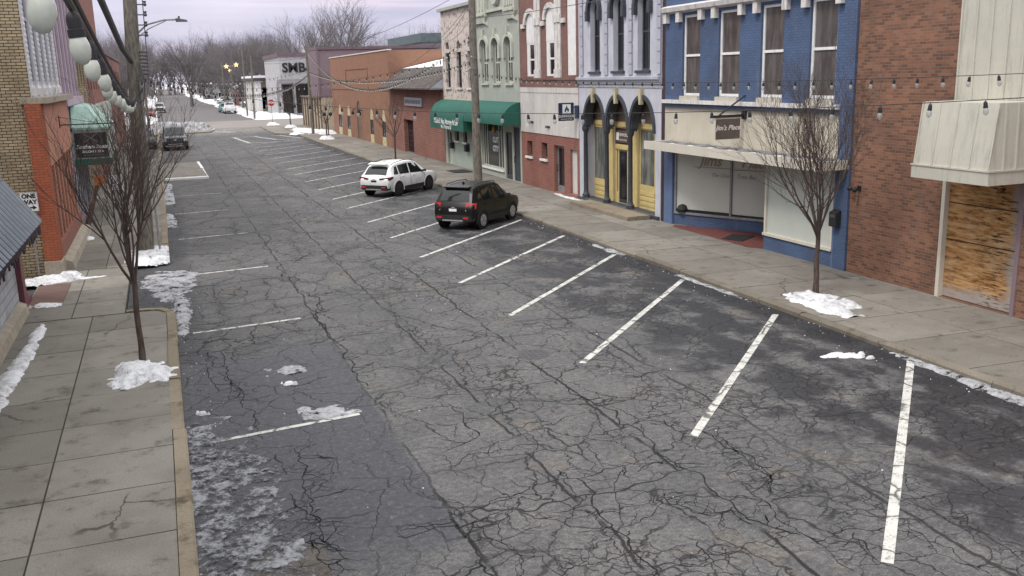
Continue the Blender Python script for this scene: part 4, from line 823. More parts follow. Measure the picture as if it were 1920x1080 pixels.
# ------------------------------------------------------------------ 4 white panel over red brick
b = thing('white_panel_building', 'narrow building of red piers and white window boards over a red brick base', 'building', (XF, 40.5, 0))
m = MB(); m.fwall(FR, 37.08, 44.0, -.1, 2.64, [(42.6,43.3,1.48,2.22),(40.72,41.42,1.48,2.24),(38.72,39.9,.06,2.2),(37.2,38.05,.16,2.12)], .35); shell(m, FR, 37.08, 44.0, 10.6); m.build('brick_base', M['red_brick'], b)
fpart(b, FR, [(37.09, 43.99, -.03, .25, 2.643, 4.55),(37.09,43.99,-.05,.25,4.55,4.8)], 'white_panel', 'white_panel')
m = MB(); m.fwall(FR, 37.08, 44.0, 4.80, 10.6, [(42.02,43.1,5.3,8.2,('round',.5)),(39.6,40.66,5.3,8.3,('round',.5)),(37.33,38.3,5.32,9.)], .22)
m.fbox(FR, 37.1, 43.98, -.10, -.002, 5.12, 5.22); m.fbox(FR, 37.1, 43.98, -.06, -.002, 4.803, 5.12)
m.build('wall', M['faded_brick'], b)
for a, c, zt in ((42.02,43.1,8.2),(39.6,40.66,8.3)):
    fpart(b, FR, [(a, c, .02, .18, 6.85, zt)], 'window_board', 'white_trim')
    window(b, FR, a, c-.3, 5.3, 6.85, .03, 'white_trim', 'glass_d', (), (.5,), .09); fpart(b, FR, [(c-.3, c, .03, .2, 5.3, 6.85)], 'side_board', 'white_trim')
fpart(b, FR, [(37.33, 38.3, .05, .12, 5.32, 9.)], 'window_board', 'white_trim')
for y in (41.6, 39.2):
    m = MB(); m.fbox(FR, y-.32, y+.36, -.05, -.002, 5.225, 10.3); m.fbox(FR, y-.06, y+.06, -.08, -.05, 5.3, 10.3); m.fbox(FR, y-.36, y+.40, -.1, -.002, 7.6, 7.95); m.fbox(FR, y-.34, y+.38, -.09, -.002, 5.225, 5.6); m.build('pilaster', M['peel_white'], b)
m = MB(); m.archband(FR, 42.02, 43.1, 7.7, 8.2, .22, -.08, -.002, 'round'); m.build('window_hood', M['peel_white'], b)
m = MB(); m.archband(FR, 39.6, 40.66, 7.8, 8.3, .22, -.08, -.002, 'round'); m.build('window_hood', M['peel_white'], b)
for y in (43.4, 40.95, 38.6): fpart(b, FR, [(y-.2, y+.2, -.10, -.002, 7.55, 7.75)], 'capital', 'peel_white')
for a, c in ((42.6,43.3),(40.72,41.42)): window(b, FR, a, c, 1.48, 2.22, .2, 'tan_dark', 'glass_d', (), (), .05, 'white_trim')
door(b, FR, 38.73, 39.89, .06, 2.2, .17, 'grey', 'glass_d', None, .3, .12, handle=2)
door(b, FR, 37.2, 38.05, .16, 2.12, .1, solid='white_panel', handle=1); fpart(b, FR, [(37.12, 38.2, -.12, .3, -.05, .155)], 'step', 'red_brick')
m = MB()
for y, z in ((42.45,3.15),(40.4,3.0)): m = MB(); m.tube([FR(y+.12,-.03,z), FR(y+.12,-.12,z+.04), FR(y+.12,-.15,z-.05)], .035); m.tube([FR(y-.05,-.03,z), FR(y-.05,-.12,z+.04), FR(y-.05,-.15,z-.05)], .035); m.fbox(FR, y-.15, y+.2, -.05, -.03, z-.05, z+.05); m.build('spot_lamp', M['darkgrey'], b)
text('house_number', "44", .28, FR(43.15,-.035,2.95), (0,-1,0), b, M['white'], .2); text('house_number', "42", .28, FR(38.5,-.035,2.98), (0,-1,0), b, M['white'], .2)

# ------------------------------------------------------------------ 5 sage building
b = thing('sage_stucco_building', 'sage green stucco building with ornate parapet and three arched windows', 'building', (XF, 47.5, 0))
GW = [(48.72,50.0),(46.85,48.1),(44.95,46.15)]
m = MB(); m.fwall(FR, 44.03, 50.9, -.1, 10.8, [(a+.12,c-.12,4.98,7.3,('round',.4)) for a, c in GW] + [(46.72,50.3,.46,2.9),(45.42,46.45,.05,2.5),(44.2,45.2,.05,2.8)], .28); shell(m, FR, 44.03, 50.9, 10.8); m.build('wall', M['sage'], b)
for a, c in GW: window(b, FR, a+.12, c-.12, 4.98, 7.3, .12, 'sage_trim', 'glass_d', (.62,), (.46,), .1, 'sage_trim')
for a, c in GW:
    m = MB(); m.archband(FR, a+.1, c-.1, 6.9, 7.3, .2, -.11, -.002, 'round'); y = (a+c)/2; m.fbox(FR, y-.1, y+.1, -.14, -.002, 7.45, 7.8)
    for q in (a-.12, c-.12): m.fbox(FR, q, q+.24, -.12, -.002, 6.25, 6.9)
    m.build('window_hood', M['sage_trim'], b)
m = MB()
for a, c in ((48.55,50.85),(44.1,45.75)):
    m.fbox(FR, a, c, -.2, -.002, 8.45, 10.6); m.prism([FR(a,-.002,7.95), FR(a+.25,-.2,8.1), FR(a+.25,-.2,8.45), FR(a,-.002,8.45)], (0,.01,0))
    m.hexa([FR(a+.2,-.14,8.12), FR(c-.2,-.14,8.12), FR(c-.2,-.002,8.12), FR(a+.2,-.002,8.12), FR(a,-.2,8.449), FR(c,-.2,8.449), FR(c,-.002,8.449), FR(a,-.002,8.449)])
    m.fbox(FR, a+.1, c-.1, -.26, -.2, 8.5, 8.62)
    for k in range(4): y = a+.35+(c-a-.7)*k/3; m.fbox(FR, y-.1, y+.1, -.24, -.2, 8.75, 9.7); m.archband(FR, y-.1, y+.1, 9.7, 9.8, .06, -.25, -.2)
m.fbox(FR, 45.75, 48.55, -.14, -.002, 8.62, 8.78); m.lathe([(.0,-.2),(.55,-.2),(.62,-.1),(.62,.0)], 20, (XF,47.15,9.5), 'x'); m.build('parapet_ornament', M['sage_trim'], b)
w = window(b, FR, 46.72, 50.3, .46, 2.9, .1, 'sage_trim', 'glass', (.16,.28,.80,.9), (), .08, 'white_trim', 'shop_window')
text('lettering', "CUT", .42, FR(48.35,.13,1.95), (0,-1,0), w, M['white'], bold=.012); text('lettering', "CITY", .42, FR(48.35,.13,1.48), (0,-1,0), w, M['white'], bold=.012)
m = MB(); m.lathe([(.03,.0),(.1,.12),(.11,.25),(.05,.42)], 10, (XF+.125,48.55,2.3)); m.build('pendant_lamp', M['amber'], w)
door(b, FR, 45.42, 46.45, .05, 2.5, .06, 'dark_trim', 'glass_d', None, .25, .12); door(b, FR, 44.2, 45.2, .05, 2.8, .05, solid='dark_trim', handle=2)
def barrel(m, fr, s0, s1, d, z0, zv, z1, n=9):
    pr = [(0, z1)] + [(-d*math.sin(math.pi/2*k/n), zv + (z1-zv)*math.cos(math.pi/2*k/n)) for k in range(n+1)] + [(-d, z0), (-d+.02, z0), (-d+.02, zv)]
    for (a,b_),(c,e) in zip(pr[1:n+1], pr[2:n+2]): m.poly([fr(s0+.022,a,b_), fr(s1-.022,a,b_), fr(s1-.022,c,e), fr(s0+.022,c,e)])
    m.fbox(fr, s0, s1, -d-.002, -d+.02, z0, zv)
    for s in (s0, s1-.02): m.prism([fr(s,0,zv)] + [fr(s,a,b_) for a, b_ in pr[1:n+2]] + ([fr(s,-d,z0), fr(s,0,z0)] if z0 < zv-.05 else []), Vector(fr(.02,0,0))-Vector(fr(0,0,0)))
m = MB(); barrel(m, FR, 44.06, 50.35, 1.0, 2.95, 3.06, 4.05)
tag(m.build('awning', M['green_cloth'], None, smooth=True), 'green barrel awning without writing over the sage shop window', 'awning', 'green barrel awnings')

# ------------------------------------------------------------------ 6 pink stone building
b = thing('pink_stone_building', 'peeling pink stone building with green coping and three narrow arched windows', 'building', (XF, 54.2, 0))
PW = [(55.85,56.78),(53.58,54.52),(51.45,52.4)]
m = MB(); m.fwall(FR, 50.92, 57.5, 3.6, 9.25, [(a,c,4.72,6.78) for a, c in PW] + [(a+.12,c-.12,7.0,7.45,('gothic',.4)) for a, c in PW], .22); shell(m, FR, 50.92, 57.5, 9.25); m.build('wall', M['pink_stone'], b)
for a, c in PW: window(b, FR, a, c, 4.72, 6.78, .14, 'dark_trim', 'glass_d', (.5,), (.5,), .06, 'peel_white')
m = MB()
for a, c in PW: m.fbox(FR, a+.125, c-.125, .14, .2, 7.005, 7.44); 
m.build('arch_infill', M['dark_trim'], b)
fpart(b, FR, [(50.85, 57.6, -.22, .3, 9.253, 9.42)], 'coping', 'sage'); 
m = MB(); m.fwall(FR, 50.92, 57.5, -.1, 3.6, [(56.1,57.05,.06,2.15),(54.6,55.4,1.55,2.3),(53.0,53.75,1.55,2.3),(51.3,52.0,.04,2.2)], .22); m.fbox(FR, 50.95, 57.48, -.03, -.002, 1.28, 1.34); m.build('panelled_base', M['sage_wood'], b)
door(b, FR, 56.1, 57.05, .06, 2.15, .12, 'sage_trim', 'glass_d', None, .9, .14, handle=1); door(b, FR, 51.3, 52.0, .04, 2.2, .12, solid='dark_trim', handle=1)
for a, c in ((54.6,55.4),(53.0,53.75)): window(b, FR, a, c, 1.55, 2.3, .12, 'tan_dark', 'glass_d', (), (), .05, 'white_trim')
for y, l in ((55.75,'black mailbox on the sage panel nearest the far white door'),(52.75,'black mailbox on the sage panel between small window and dark door')):
    o = thing('mail_box', l, 'mailbox', (XF-.03,y,1.05), 'black wall mailboxes'); m = MB(); m.box(XF-.24,XF-.02,y-.2,y+.2,1.05,1.4); m.build('box', M['plastic'], o, bevel=.02)
    m = MB(); m.prism([(XF-.26,y-.22,1.40),(XF-.02,y-.22,1.52),(XF-.02,y-.22,1.40)], (0,.44,0)); m.build('lid', M['darkgrey'], o)
m = MB(); barrel(m, FR, 50.45, 57.35, 1.0, 2.33, 2.95, 4.0); aw = m.build('awning', M['green_cloth'], None, smooth=True); tag(aw, 'green barrel awning with white attorney lettering on its valance', 'awning', 'green barrel awnings')
text('lettering', "Maude S. Nau, Attorney At Law", .44, FR(53.95,-1.012,2.78), (0,-1,0), aw, M['white'], bold=.005, sx=.86); text('lettering', "46 S. Monroe St", .32, FR(53.9,-1.012,2.47), (0,-1,0), aw, M['white'], bold=.003)
m = MB(); m.box(15.3,16.4,50.6,52.2,.06,.085); tag(m.build('door_mat', M['plastic'], None), 'black mat on the pavement before the dark sage door', 'door mat')

# ------------------------------------------------------------------ 7 low brick with mansard
b = thing('low_brick_building', 'single storey red brick building with shingled mansard and snowy roof', 'building', (XF, 65, 0))
m = MB(); m.fwall(FR, 57.52, 72.2, -.1, 4.62, [(65.5,68.2,.02,2.4)], .8); shell(m, FR, 57.52, 72.2, 4.62, 15, roof=False); m.build('wall', M['low_brick'], b)
m = MB(); m.prism([FR(57.56,-.95,4.6), FR(57.56,-.95,4.68), FR(57.56,1.1,6.06), FR(57.56,2.0,6.06), FR(57.56,2.0,4.6)], (0,14.6,0)); mr = m.build('mansard_roof', M['shingle'], b)
fpart(b, FR, [(57.53, 57.557, -.9, 1.9, 4.6, 4.7)], 'eave_trim', 'grey')
m = MB(); m.prism([(15.98,57.545,4.66),(18.0,57.545,6.02),(18.8,57.545,6.02),(18.8,57.545,4.66)], (0,.012,0)); m.build('gable_end', M['gray_trim'], b)
m = MB(); m.hexa([(18.0,57.6,5.9),(18.0,72.1,5.9),(29,72.1,6.6),(29,57.6,6.6),(18.0,57.6,6.07),(18.0,72.1,6.07),(29,72.1,8.3),(29,57.6,8.3)]); m.build('roof_snow', M['fresh'], b)
m = MB(); m.tube([(19.5,62,6.1),(19.5,62,7.0)], .05); m.lathe([(.1,0),(.1,.12)], 8, (19.5,62,7.0)); m.build('vent_pipe', M['darkgrey'], b)
m = MB()
for k in range(8): y = 65.55+k*.37; m.fbox(FR, y-.04, y+.04, .30, .36, .02, 2.4)
for k in range(7): m.fbox(FR, 65.5, 68.2, .31, .35, .1+k*.36, .15+k*.36)
m.build('door_lattice', M['maroon'], b); fpart(b, FR, [(65.5, 68.2, .5, .6, .02, 2.4)], 'door', 'tan_dark')
o = tag(fpart(None, FR, [(62.6, 67.3, -.12, -.02, 3.42, 4.0)], 'wall_sign', 'gray_trim'), 'faded grey lettered sign under the shingled mansard', 'sign')
m = MB()
for k in range(16): m.fbox(FR, 66.9-k*.27, 67.05-k*.27, -.13, -.121, 3.55+(k%3)*.03, 3.87-(k%2)*.05)
m.build('worn_lettering', M['darkgrey'], o); 
# ------------------------------------------------------------------ 8 orange building
b = thing('orange_brick_building', 'orange brown building with pointed arch windows and cream panels', 'building', (XF, 85, 0))
OW = [(93.3,95.0),(88.9,90.4),(78.75,80.05),(74.15,75.5)]
m = MB(); m.fwall(FR, 72.22, 98.1, -.3, 7.45, [(a,c,-.05,2.95,('gothic',1.1)) for a, c in OW] + [(83.8,85.65,-.05,3.45,('round',.9))], .1); shell(m, FR, 72.22, 98.1, 7.45, 16)
for y0, y1, z0, z1 in ((80.0,80.15,4.6,6.2),(89.85,90.0,4.6,6.2),(80.0,90.0,6.2,6.32),(72.3,98,4.42,4.52)): m.fbox(FR, y0, y1, -.05, -.002, z0, z1)
m.build('wall', M['orange_brick'], b); fpart(b, FR, [(72.2, 98.15, -.06, .3, 7.453, 7.54)], 'coping', 'pale_letter')
fpart(b, FR, [(72.5, 97.8, .4, 15.5, 7.2, 7.42)], 'roof_snow', 'fresh')
for a, c in OW:
    w = window(b, FR, a, c, .72, 1.98, .02, 'dark_trim', 'glass_d', (.5,), (), .07)
    fpart(b, FR, [(a,c,.02,.18,1.98,2.95)], 'arch_panel', 'cream_key'); fpart(b, FR, [(a,c,-.03,.18,-.05,.72)], 'base_panel', 'cream_key')
door(b, FR, 83.8, 85.65, -.05, 3.45, .05, solid='tan_dark', handle=1)
for y in (86.3, 83.1): m = MB(); m.tube([FR(y,0,2.6), FR(y,-.2,2.7), FR(y,-.25,2.5)], .04); m.lathe([(.08,0),(.14,.2),(.05,.34)], 8, FR(y,-.25,2.2)); m.build('wall_lantern', M['black'], b)
b = thing('flat_roof_building', 'grey flat roofed building standing behind the snowy roofs', 'building', (31, 108, 0))
m = MB(); m.box(28.9,40,106,122,0,9.2); m.build('wall', M['house_a'], b); m = MB(); m.box(28.7,40.2,105.8,122.2,9.2,10.2); m.build('roof', simple('blue_grey_fascia', (.09,.12,.13), .7), b)
b = thing('snowy_roof_annex', 'white snow covered low pitched roof rising behind the mansard building', 'building', (26, 82, 0))
m = MB(); m.box(20.2,34,73.5,97,0,6.2); m.build('wall', M['mauve_dark'], b)
m = MB(); m.prism([(33.2,57.7,5.2),(33.2,57.7,7.4),(36.5,57.7,8.3),(42,57.7,7.2),(42,57.7,5.2)], (0,40,0)); m.build('roof', M['fresh'], b)

# ------------------------------------------------------------------ 9 mauve building and far block
b = thing('mauve_siding_building', 'mauve sided block with tan pilastered base at the far corner', 'building', (17, 104, 0))
m = MB(); m.box(16.5,30,103,110.5,3.55,8.4); m.build('wall', M['mauve'], b)
m = MB(); m.box(16.4,16.497,102.9,110.5,3.55,8.45)
for k in range(24): m.box(16.36,16.4,102.95,110.4,3.6+k*.2,3.6+k*.2+.15)
m.build('street_siding', M['mauve'], b); m = MB(); m.box(16.35,30.1,102.9,110.6,8.453,8.75); m.build('parapet', M['mauve_dark'], b)
m = MB(); m.box(16.55,30,103.05,117,0,3.5); m.build('tan_base', M['tan'], b)
for k in range(8): m = MB(); y = 103.2+k*1.9; m.box(16.42,16.55,y,y+.45,0,3.4); m.build('pilaster', M['tan_dark'], b)
m = MB(); m.box(16.3,16.55,103,117,3.4,3.55); m.build('ledge', M['tan_dark'], b)
b = thing('bank_building', 'white bank building with dark lettering across the far street', 'building', (20, 155, 0))
m = MB(); m.box(18.2,34,151,172,0,8.9); m.build('wall', M['house_b'], b); m = MB(); m.box(18.0,34.2,150.8,172.2,8.9,9.5); m.build('coping', M['mauve_dark'], b)
m = MB(); m.box(17.6,26,150.2,150.95,4.9,5.5); m.box(17.5,17.9,150.1,150.9,0,4.9); m.box(20,20.3,150.2,150.9,0,4.9); m.box(22.4,22.7,150.2,150.9,0,4.9); m.build('porch', M['house_a'], b)
m = MB(); m.box(18.4,19.9,150.94,151,.3,4.7); m.box(20.4,22.3,150.94,151,.3,4.7); m.build('window', M['glass'], b)
text('lettering', "SMB&T", 2.0, (21.6,150.9,7.2), (1,0,0), b, M['black_letter'], bold=.05, depth=.1)
b = thing('columned_building', 'white columned building with a snowy flat roof left of the bank', 'building', (18, 182, 0))
m = MB(); m.box(17.4,30,176,200,0,5.4); m.build('wall', M['tan'], b); m = MB(); m.box(16.4,31,174.6,201,5.4,5.9); m.build('roof', M['roof_dark'], b); m = MB(); m.box(16.5,30.9,174.7,200.9,5.9,6.3); m.build('roof_snow', M['fresh'], b)
for k in range(6): m = MB(); m.box(16.7,17.1,175.4+k*4.6,175.9+k*4.6,0,5.4); m.build('column', M['white'], b)
for k in range(4): m = MB(); m.box(17.15+k*1.5,17.65+k*1.5,175.2,175.6,0,5.4); m.build('column', M['white'], b); m = MB(); m.box(17.6,18.9,175.95,176,.5,4.2); m.box(19.4,20.8,175.95,176,.5,4.2); m.build('window', M['glass_d'], b)
# ------------------------------------------------------------------ left side of the street
XL = -3.3
FL = lambda s, d, z: (XL - d, s, z)
FS = lambda s, d, z: (s, 29.72 + d, z)
b = thing('yellow_brick_building', 'yellow common brick building with orange pier and white arcade windows', 'building', (-6, 33.5, 0))
m = MB(); m.fwall(FS, -16, XL, -.1, 11.2); m.build('side_wall', M['yellow_brick'], b)
AW = [(30.35+k*1.56, 31.5+k*1.56) for k in range(5)]
m = MB(); m.fwall(FL, 29.72, 38.6, 5.15, 11.2, [(a,c,5.5,9.6,('round',.55)) for a, c in AW], .3); m.fbox(FL, 38.35, 38.6, .004, 12, -.1, 11.2); m.build('upper_wall', M['gray_paint'], b)
for a, c in AW: window(b, FL, a, c, 5.5, 9.6, .03, 'gray_trim', 'glass_d', (), (.45,), .1)
for k in range(6):
    y = 30.17 + k*1.56; m = MB(); m.lathe([(.13,5.2),(.13,5.4),(.07,5.5),(.07,8.9),(.14,9.0),(.14,9.2)], 10, (XL-.03,y,0))
    for j in range(22): m.lathe([(.071,0),(.085,.06),(.071,.12)], 10, (XL-.03,y,5.6+j*.15))
    m.build('column', M['peel_white'], b)
fpart(b, FL, [(29.62, 38.4, -.42, .3, 4.98, 5.15)], 'stone_ledge', 'stone')
m = MB(); m.box(-3.50,-3.08,29.56,30.3,.5,4.975); m.build('brick_pier', M['pier_brick'], b)
m = MB(); m.box(-3.54,-3.04,29.5,30.32,0,.5); m.build('pier_base', M['stone'], b)
orp = simple('orange_panel', (.42,.19,.125), .75, .12, 1.2, grime=.1)
m = MB(); m.prism([(-3.1,30.3,3.15),(-3.1,38.1,3.30),(-3.1,38.1,4.975),(-3.1,30.3,4.975)], (-.2,0,0)); m.build('fascia_panel', orp, b)
m = MB(); m.box(-3.35,-3.216,30.3,38.1,.853,3.2); m.build('brick_screen', brickmat('dark_brick_screen', (.10,.05,.04), (.06,.032,.028), (.3,.13,.09), bw=.22, bh=.15, ms=.022), b)
for k in range(8): m = MB(); y = 30.9+k*1.0; m.box(-3.215,-3.17,y,y+.22,.853,3.17); m.build('screen_bar', orp, b)
m = MB(); m.box(-3.44,-3.10,30.3,38.4,.4,.85); m.build('low_wall', M['red_brick'], b); m = MB(); m.prism([(-3.1,30.3,0),(-2.78,30.3,0),(-2.86,30.3,.32),(-3.1,30.3,.4)], (0,8.1,0)); m.build('stone_footing', M['stone'], b)
ow = thing('one_way_sign', 'white ONE WAY sign with black arrow on the yellow brick wall', 'street sign', (-3.7, 29.66, 2.0))
m = MB(); m.box(-3.93,-3.47,29.515,29.530,1.98,2.53); m.build('plate', M['white'], ow)
m = MB()
for x0,x1,z0,z1 in ((-3.92,-3.48,2.515,2.522),(-3.92,-3.48,1.988,1.995),(-3.92,-3.913,1.995,2.515),(-3.487,-3.48,1.995,2.515)): m.box(x0,x1,29.511,29.514,z0,z1)
m.build('border', M['black_letter'], ow)
text('lettering', "ONE", .17, (-3.70,29.510,2.42), (1,0,0), ow, M['black_letter'], bold=.008); text('lettering', "WAY", .17, (-3.70,29.510,2.25), (1,0,0), ow, M['black_letter'], bold=.008)
m = MB(); m.box(-3.86,-3.62,29.508,29.514,2.075,2.115); m.prism([(-3.62,29.508,2.03),(-3.52,29.508,2.095),(-3.62,29.508,2.16)], (0,.006,0)); m.build('arrow', M['black_letter'], ow)
m = MB(); m.tube([(-3.7,29.550,0.1),(-3.7,29.550,2.55)], .025); m.build('post', M['grey'], ow)
# mauve, buff and red facades farther along
b = thing('mauve_facade_building', 'mauve painted facade of tall narrow pilasters next to the arcade windows', 'building', (-6, 43, 0))
m = MB(); m.fwall(FL, 38.62, 47.2, -.1, 11., [(39.2+k*1.6, 40.0+k*1.6, 5.2, 9.6, ('round',.4)) for k in range(5)], .3); shell(m, FL, 38.62, 47.2, 11.); m.build('wall', simple('mauve_painted_brick', (.30,.22,.27), .85, .15, 2, grime=.3), b)
for k in range(5): window(b, FL, 39.2+k*1.6, 40.0+k*1.6, 5.2, 9.6, .03, 'gray_trim', 'glass_d', (), (.5,), .08)
pm = simple('pale_mauve', (.42,.33,.40), .8, .15, 2)
for k in range(6): y = 38.95+k*1.6; m = MB(); m.fbox(FL, y-.15, y+.15, -.025, -.002, 5.003, 10.4); m.build('pilaster', pm, b)
m = MB(); m.fbox(FL, 38.65, 47.1, -.2, -.002, 4.7, 5.0); m.build('ledge', pm, b)
fpart(b, FL, [(39.0, 46.8, -.02, .1, .5, 3.6)], 'shopfront', 'darkgrey')
m = MB()
for k in range(9): y = 39.1+k*.95; m.fbox(FL, y, y+.12, -.06, -.022, .4, 3.6)
m.build('mullion', M['gray_trim'], b)
b = thing('buff_brick_building', 'buff brick upper facade beyond the mauve pilasters', 'building', (-6, 50, 0))
m = MB(); BF = [(48.0+k*1.7, 48.9+k*1.7, 5.4, 8.2) for k in range(3)]; m.fwall(FL, 47.22, 53.2, -.1, 10.6, BF, .2); shell(m, FL, 47.22, 53.2, 10.6); m.build('wall', M['yellow_brick'], b)
for a, c, z0, z1 in BF: window(b, FL, a, c, z0, z1)
b = thing('red_row_building', 'long dark red brick row beyond the green awning', 'building', (-6, 62, 0))
RW = [(54.2+k*2.4, 55.3+k*2.4, 5.2, 8.0) for k in range(6)]
m = MB(); m.fwall(FL, 53.22, 69, -.1, 10.9, RW, .2); shell(m, FL, 53.22, 69, 10.9); m.build('wall', M['red_brick'], b)
for a, c, z0, z1 in RW: window(b, FL, a, c, z0, z1)
fpart(b, FL, [(53.4, 68.6, -.4, -.002, 3.4, 4.4)], 'awning_board', 'sage')
b = thing('low_dark_row_building', 'lower dark red shop row at the far end of the left block', 'building', (-6, 88, 0))
LWs = [(71+k*3.2, 72.4+k*3.2, 4.6, 6.6) for k in range(10)]
m = MB(); m.fwall(FL, 69.02, 106, -.1, 7.6, LWs, .2); shell(m, FL, 69.02, 106, 7.6); m.build('wall', M['low_brick'], b)
for a, c, z0, z1 in LWs: window(b, FL, a, c, z0, z1)
fpart(b, FL, [(69.2, 105.8, -.1, .3, 7.603, 7.9)], 'cornice', 'mauve_dark')
# salon awning with sign
aw = thing('salon_awning', 'faded mint hipped awning with a black salon sign panel at its end', 'awning', (-2.6, 43.5, 2.4))
m = MB(); m.hexa([(-3.28,40.7,3.78),(-1.94,40.7,3.78),(-1.94,47.2,3.78),(-3.28,47.2,3.78),(-3.28,41.3,4.7),(-2.7,41.5,4.62),(-2.7,46.4,4.62),(-3.28,46.6,4.7)]); m.box(-3.28,-1.92,40.68,47.22,3.70,3.777); m.build('hood', M['mint_cloth'], aw, bevel=.05)
m = MB(); m.box(-3.28,-1.96,40.74,47.18,2.60,3.70); m.build('valance', M['sage'], aw); m = MB(); m.box(-3.30,-1.93,40.70,40.735,2.35,2.60); m.box(-1.955,-1.93,40.735,47.2,2.35,2.6); m.build('skirt', M['green_cloth'], aw)
m = MB(); m.box(-3.2,-2.02,40.715,40.738,2.66,3.62); sp = m.build('sign_panel', M['black'], aw)
text('lettering', "Southern Roots", .215, (-2.61,40.708,3.07), (1,0,0), sp, M['white'], .35, bold=.006, sx=.82); text('lettering', "SALON & SPA", .13, (-2.58,40.708,2.88), (1,0,0), sp, M['white'], bold=.004)
m = MB(); m.box(-2.95,-2.25,40.706,40.714,2.74,2.755)
for a in (-.5,.5): m.tube([(-2.62-a*.5,40.70,3.25),(-2.62+a*.5,40.70,3.58)], .012, 5)
m.build('scissor_emblem', M['grey'], sp)
br = thing('flag_bracket', 'thin black rod bracket projecting from the orange fascia panel', 'bracket', (-3.1, 34.4, 4.15))
m = MB(); m.tube([(-3.1,34.4,4.19),(-1.35,34.4,4.19)], .022); m.tube([(-3.1,34.4,4.45),(-1.9,34.4,4.21)], .008); m.box(-3.1,-3.07,34.36,34.44,4.1,4.5); m.build('rod', M['black'], br)
o = thing('leaning_post', 'leaning brown post with an orange pennant on the left pavement', 'post', (-2.9, 38.5, .1))
m = MB(); m.tube([(-3.0,38.2,.1),(-2.45,38.6,1.75)], [.11,.07], 8); m.build('post', M['bark'], o)
m = MB(); m.tube([(-2.48,38.55,1.6),(-2.42,38.6,2.1)], .02); m.prism([(-2.55,38.55,1.75),(-2.1,38.6,1.8),(-2.15,38.6,2.05),(-2.5,38.55,2.12)], (0,.02,0)); m.build('pennant', M['orange_cloth'], o)
o = thing('pavement_board', 'small white board standing behind the leaning brown post', 'sign', (-1.9, 40.2, .1))
m = MB(); m.box(-2.1,-1.6,40.2,40.23,1.35,1.95); m.build('board', M['white'], o); m = MB(); m.tube([(-1.85,40.24,.1),(-1.85,40.24,1.95)], .025); m.build('post', M['grey'], o)
# whitewashed building with sheet awning
b = thing('whitewashed_building', 'whitewashed stone building with grey sheet metal awning at the left edge', 'building', (-6, 18, 0))
FW2 = lambda s, d, z: (-3.62 - d, s, z)
m = MB(); m.fwall(FW2, -6, 24.75, -.1, 8.6); m.fbox(FW2, 24.5, 24.75, .004, 12, -.1, 8.6); m.fbox(FW2, -6, 24.5, .3, 12, 8.2, 8.4); m.build('wall', M['white_brick'], b)
m = MB(); m.prism([(-3.62,-6,-.05),(-3.40,-6,-.05),(-3.46,-6,.32),(-3.62,-6,.40)], (0,30.7,0)); m.build('stone_plinth', M['stone'], b)
m = MB(); m.box(-5,-3.66,24.76,26.4,-.05,2.35); m.build('brick_return', M['brown_brick'], b)
m = MB(); m.box(-3.62,-3.50,24.78,24.92,.1,2.3); m.box(-3.60,-3.52,24.8,26.2,.1,.25); m.build('door_frame', simple('plum_paint', (.14,.05,.07), .7), b)
m = MB(); y0, y1 = 6., 24.95; nrib = 46
pts = [];
P0 = Vector((-2.94,0,2.27)); P1 = Vector((-3.64,0,3.27)); nrm = Vector((.81,0,.58))
for k in range(nrib*2+1):
    y = y0+(y1-y0)*k/(nrib*2); o_ = nrm*(.07 if k % 2 else 0); pts.append((P0+o_+Vector((0,y,0)), P1+o_+Vector((0,y,0))))
for (a,c),(e,f) in zip(pts, pts[1:]): m.poly([a,c,f,e]); m.poly([v-nrm*.03 for v in (e,f,c,a)])
an = m.build('sheet_awning', M['sheet'], b, fix=False)
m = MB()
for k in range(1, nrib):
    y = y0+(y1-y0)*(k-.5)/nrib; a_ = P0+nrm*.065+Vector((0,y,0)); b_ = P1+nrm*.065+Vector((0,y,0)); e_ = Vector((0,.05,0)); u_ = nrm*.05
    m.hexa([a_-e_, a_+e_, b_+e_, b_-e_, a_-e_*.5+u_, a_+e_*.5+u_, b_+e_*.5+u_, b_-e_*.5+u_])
m.build('highlight_rib', simple('rib_highlight_grey', (.26,.29,.33), .5, .15, 3), an)  # added raised strips; their paler grey paints highlights onto the awning ribs
m = MB(); m.prism([P0+Vector((.0,y1,-.05)), P0+Vector((.02,y1,.035)), P1+Vector((.02,y1,.045)), P1+Vector((0,y1,-.03))], (0,.05,0)); m.build('edge_trim', M['grey'], an)
m = MB(); rnd = random.Random(4)
for k in range(150):
    y = y0+.1+(y1-y0-.15)*k/150; l = rnd.uniform(.08,.26); m.hexa([(-2.98,y,2.24-l),(-2.95,y,2.24-l),(-2.95,y+.09,2.24-l),(-2.98,y+.09,2.24-l),(-2.98,y,2.26),(-2.95,y,2.26),(-2.95,y+.11,2.26),(-2.98,y+.11,2.26)])
m.build('fringe', simple('dark_plum_fringe', (.045,.03,.042), .9), an)
m = MB()
for k in range(8): y = 6.4+k*2.6; m.tube([(-3.62,y,2.2),(-2.98,y,2.25)], .02, 5)
m.build('bracket', M['darkgrey'], an)

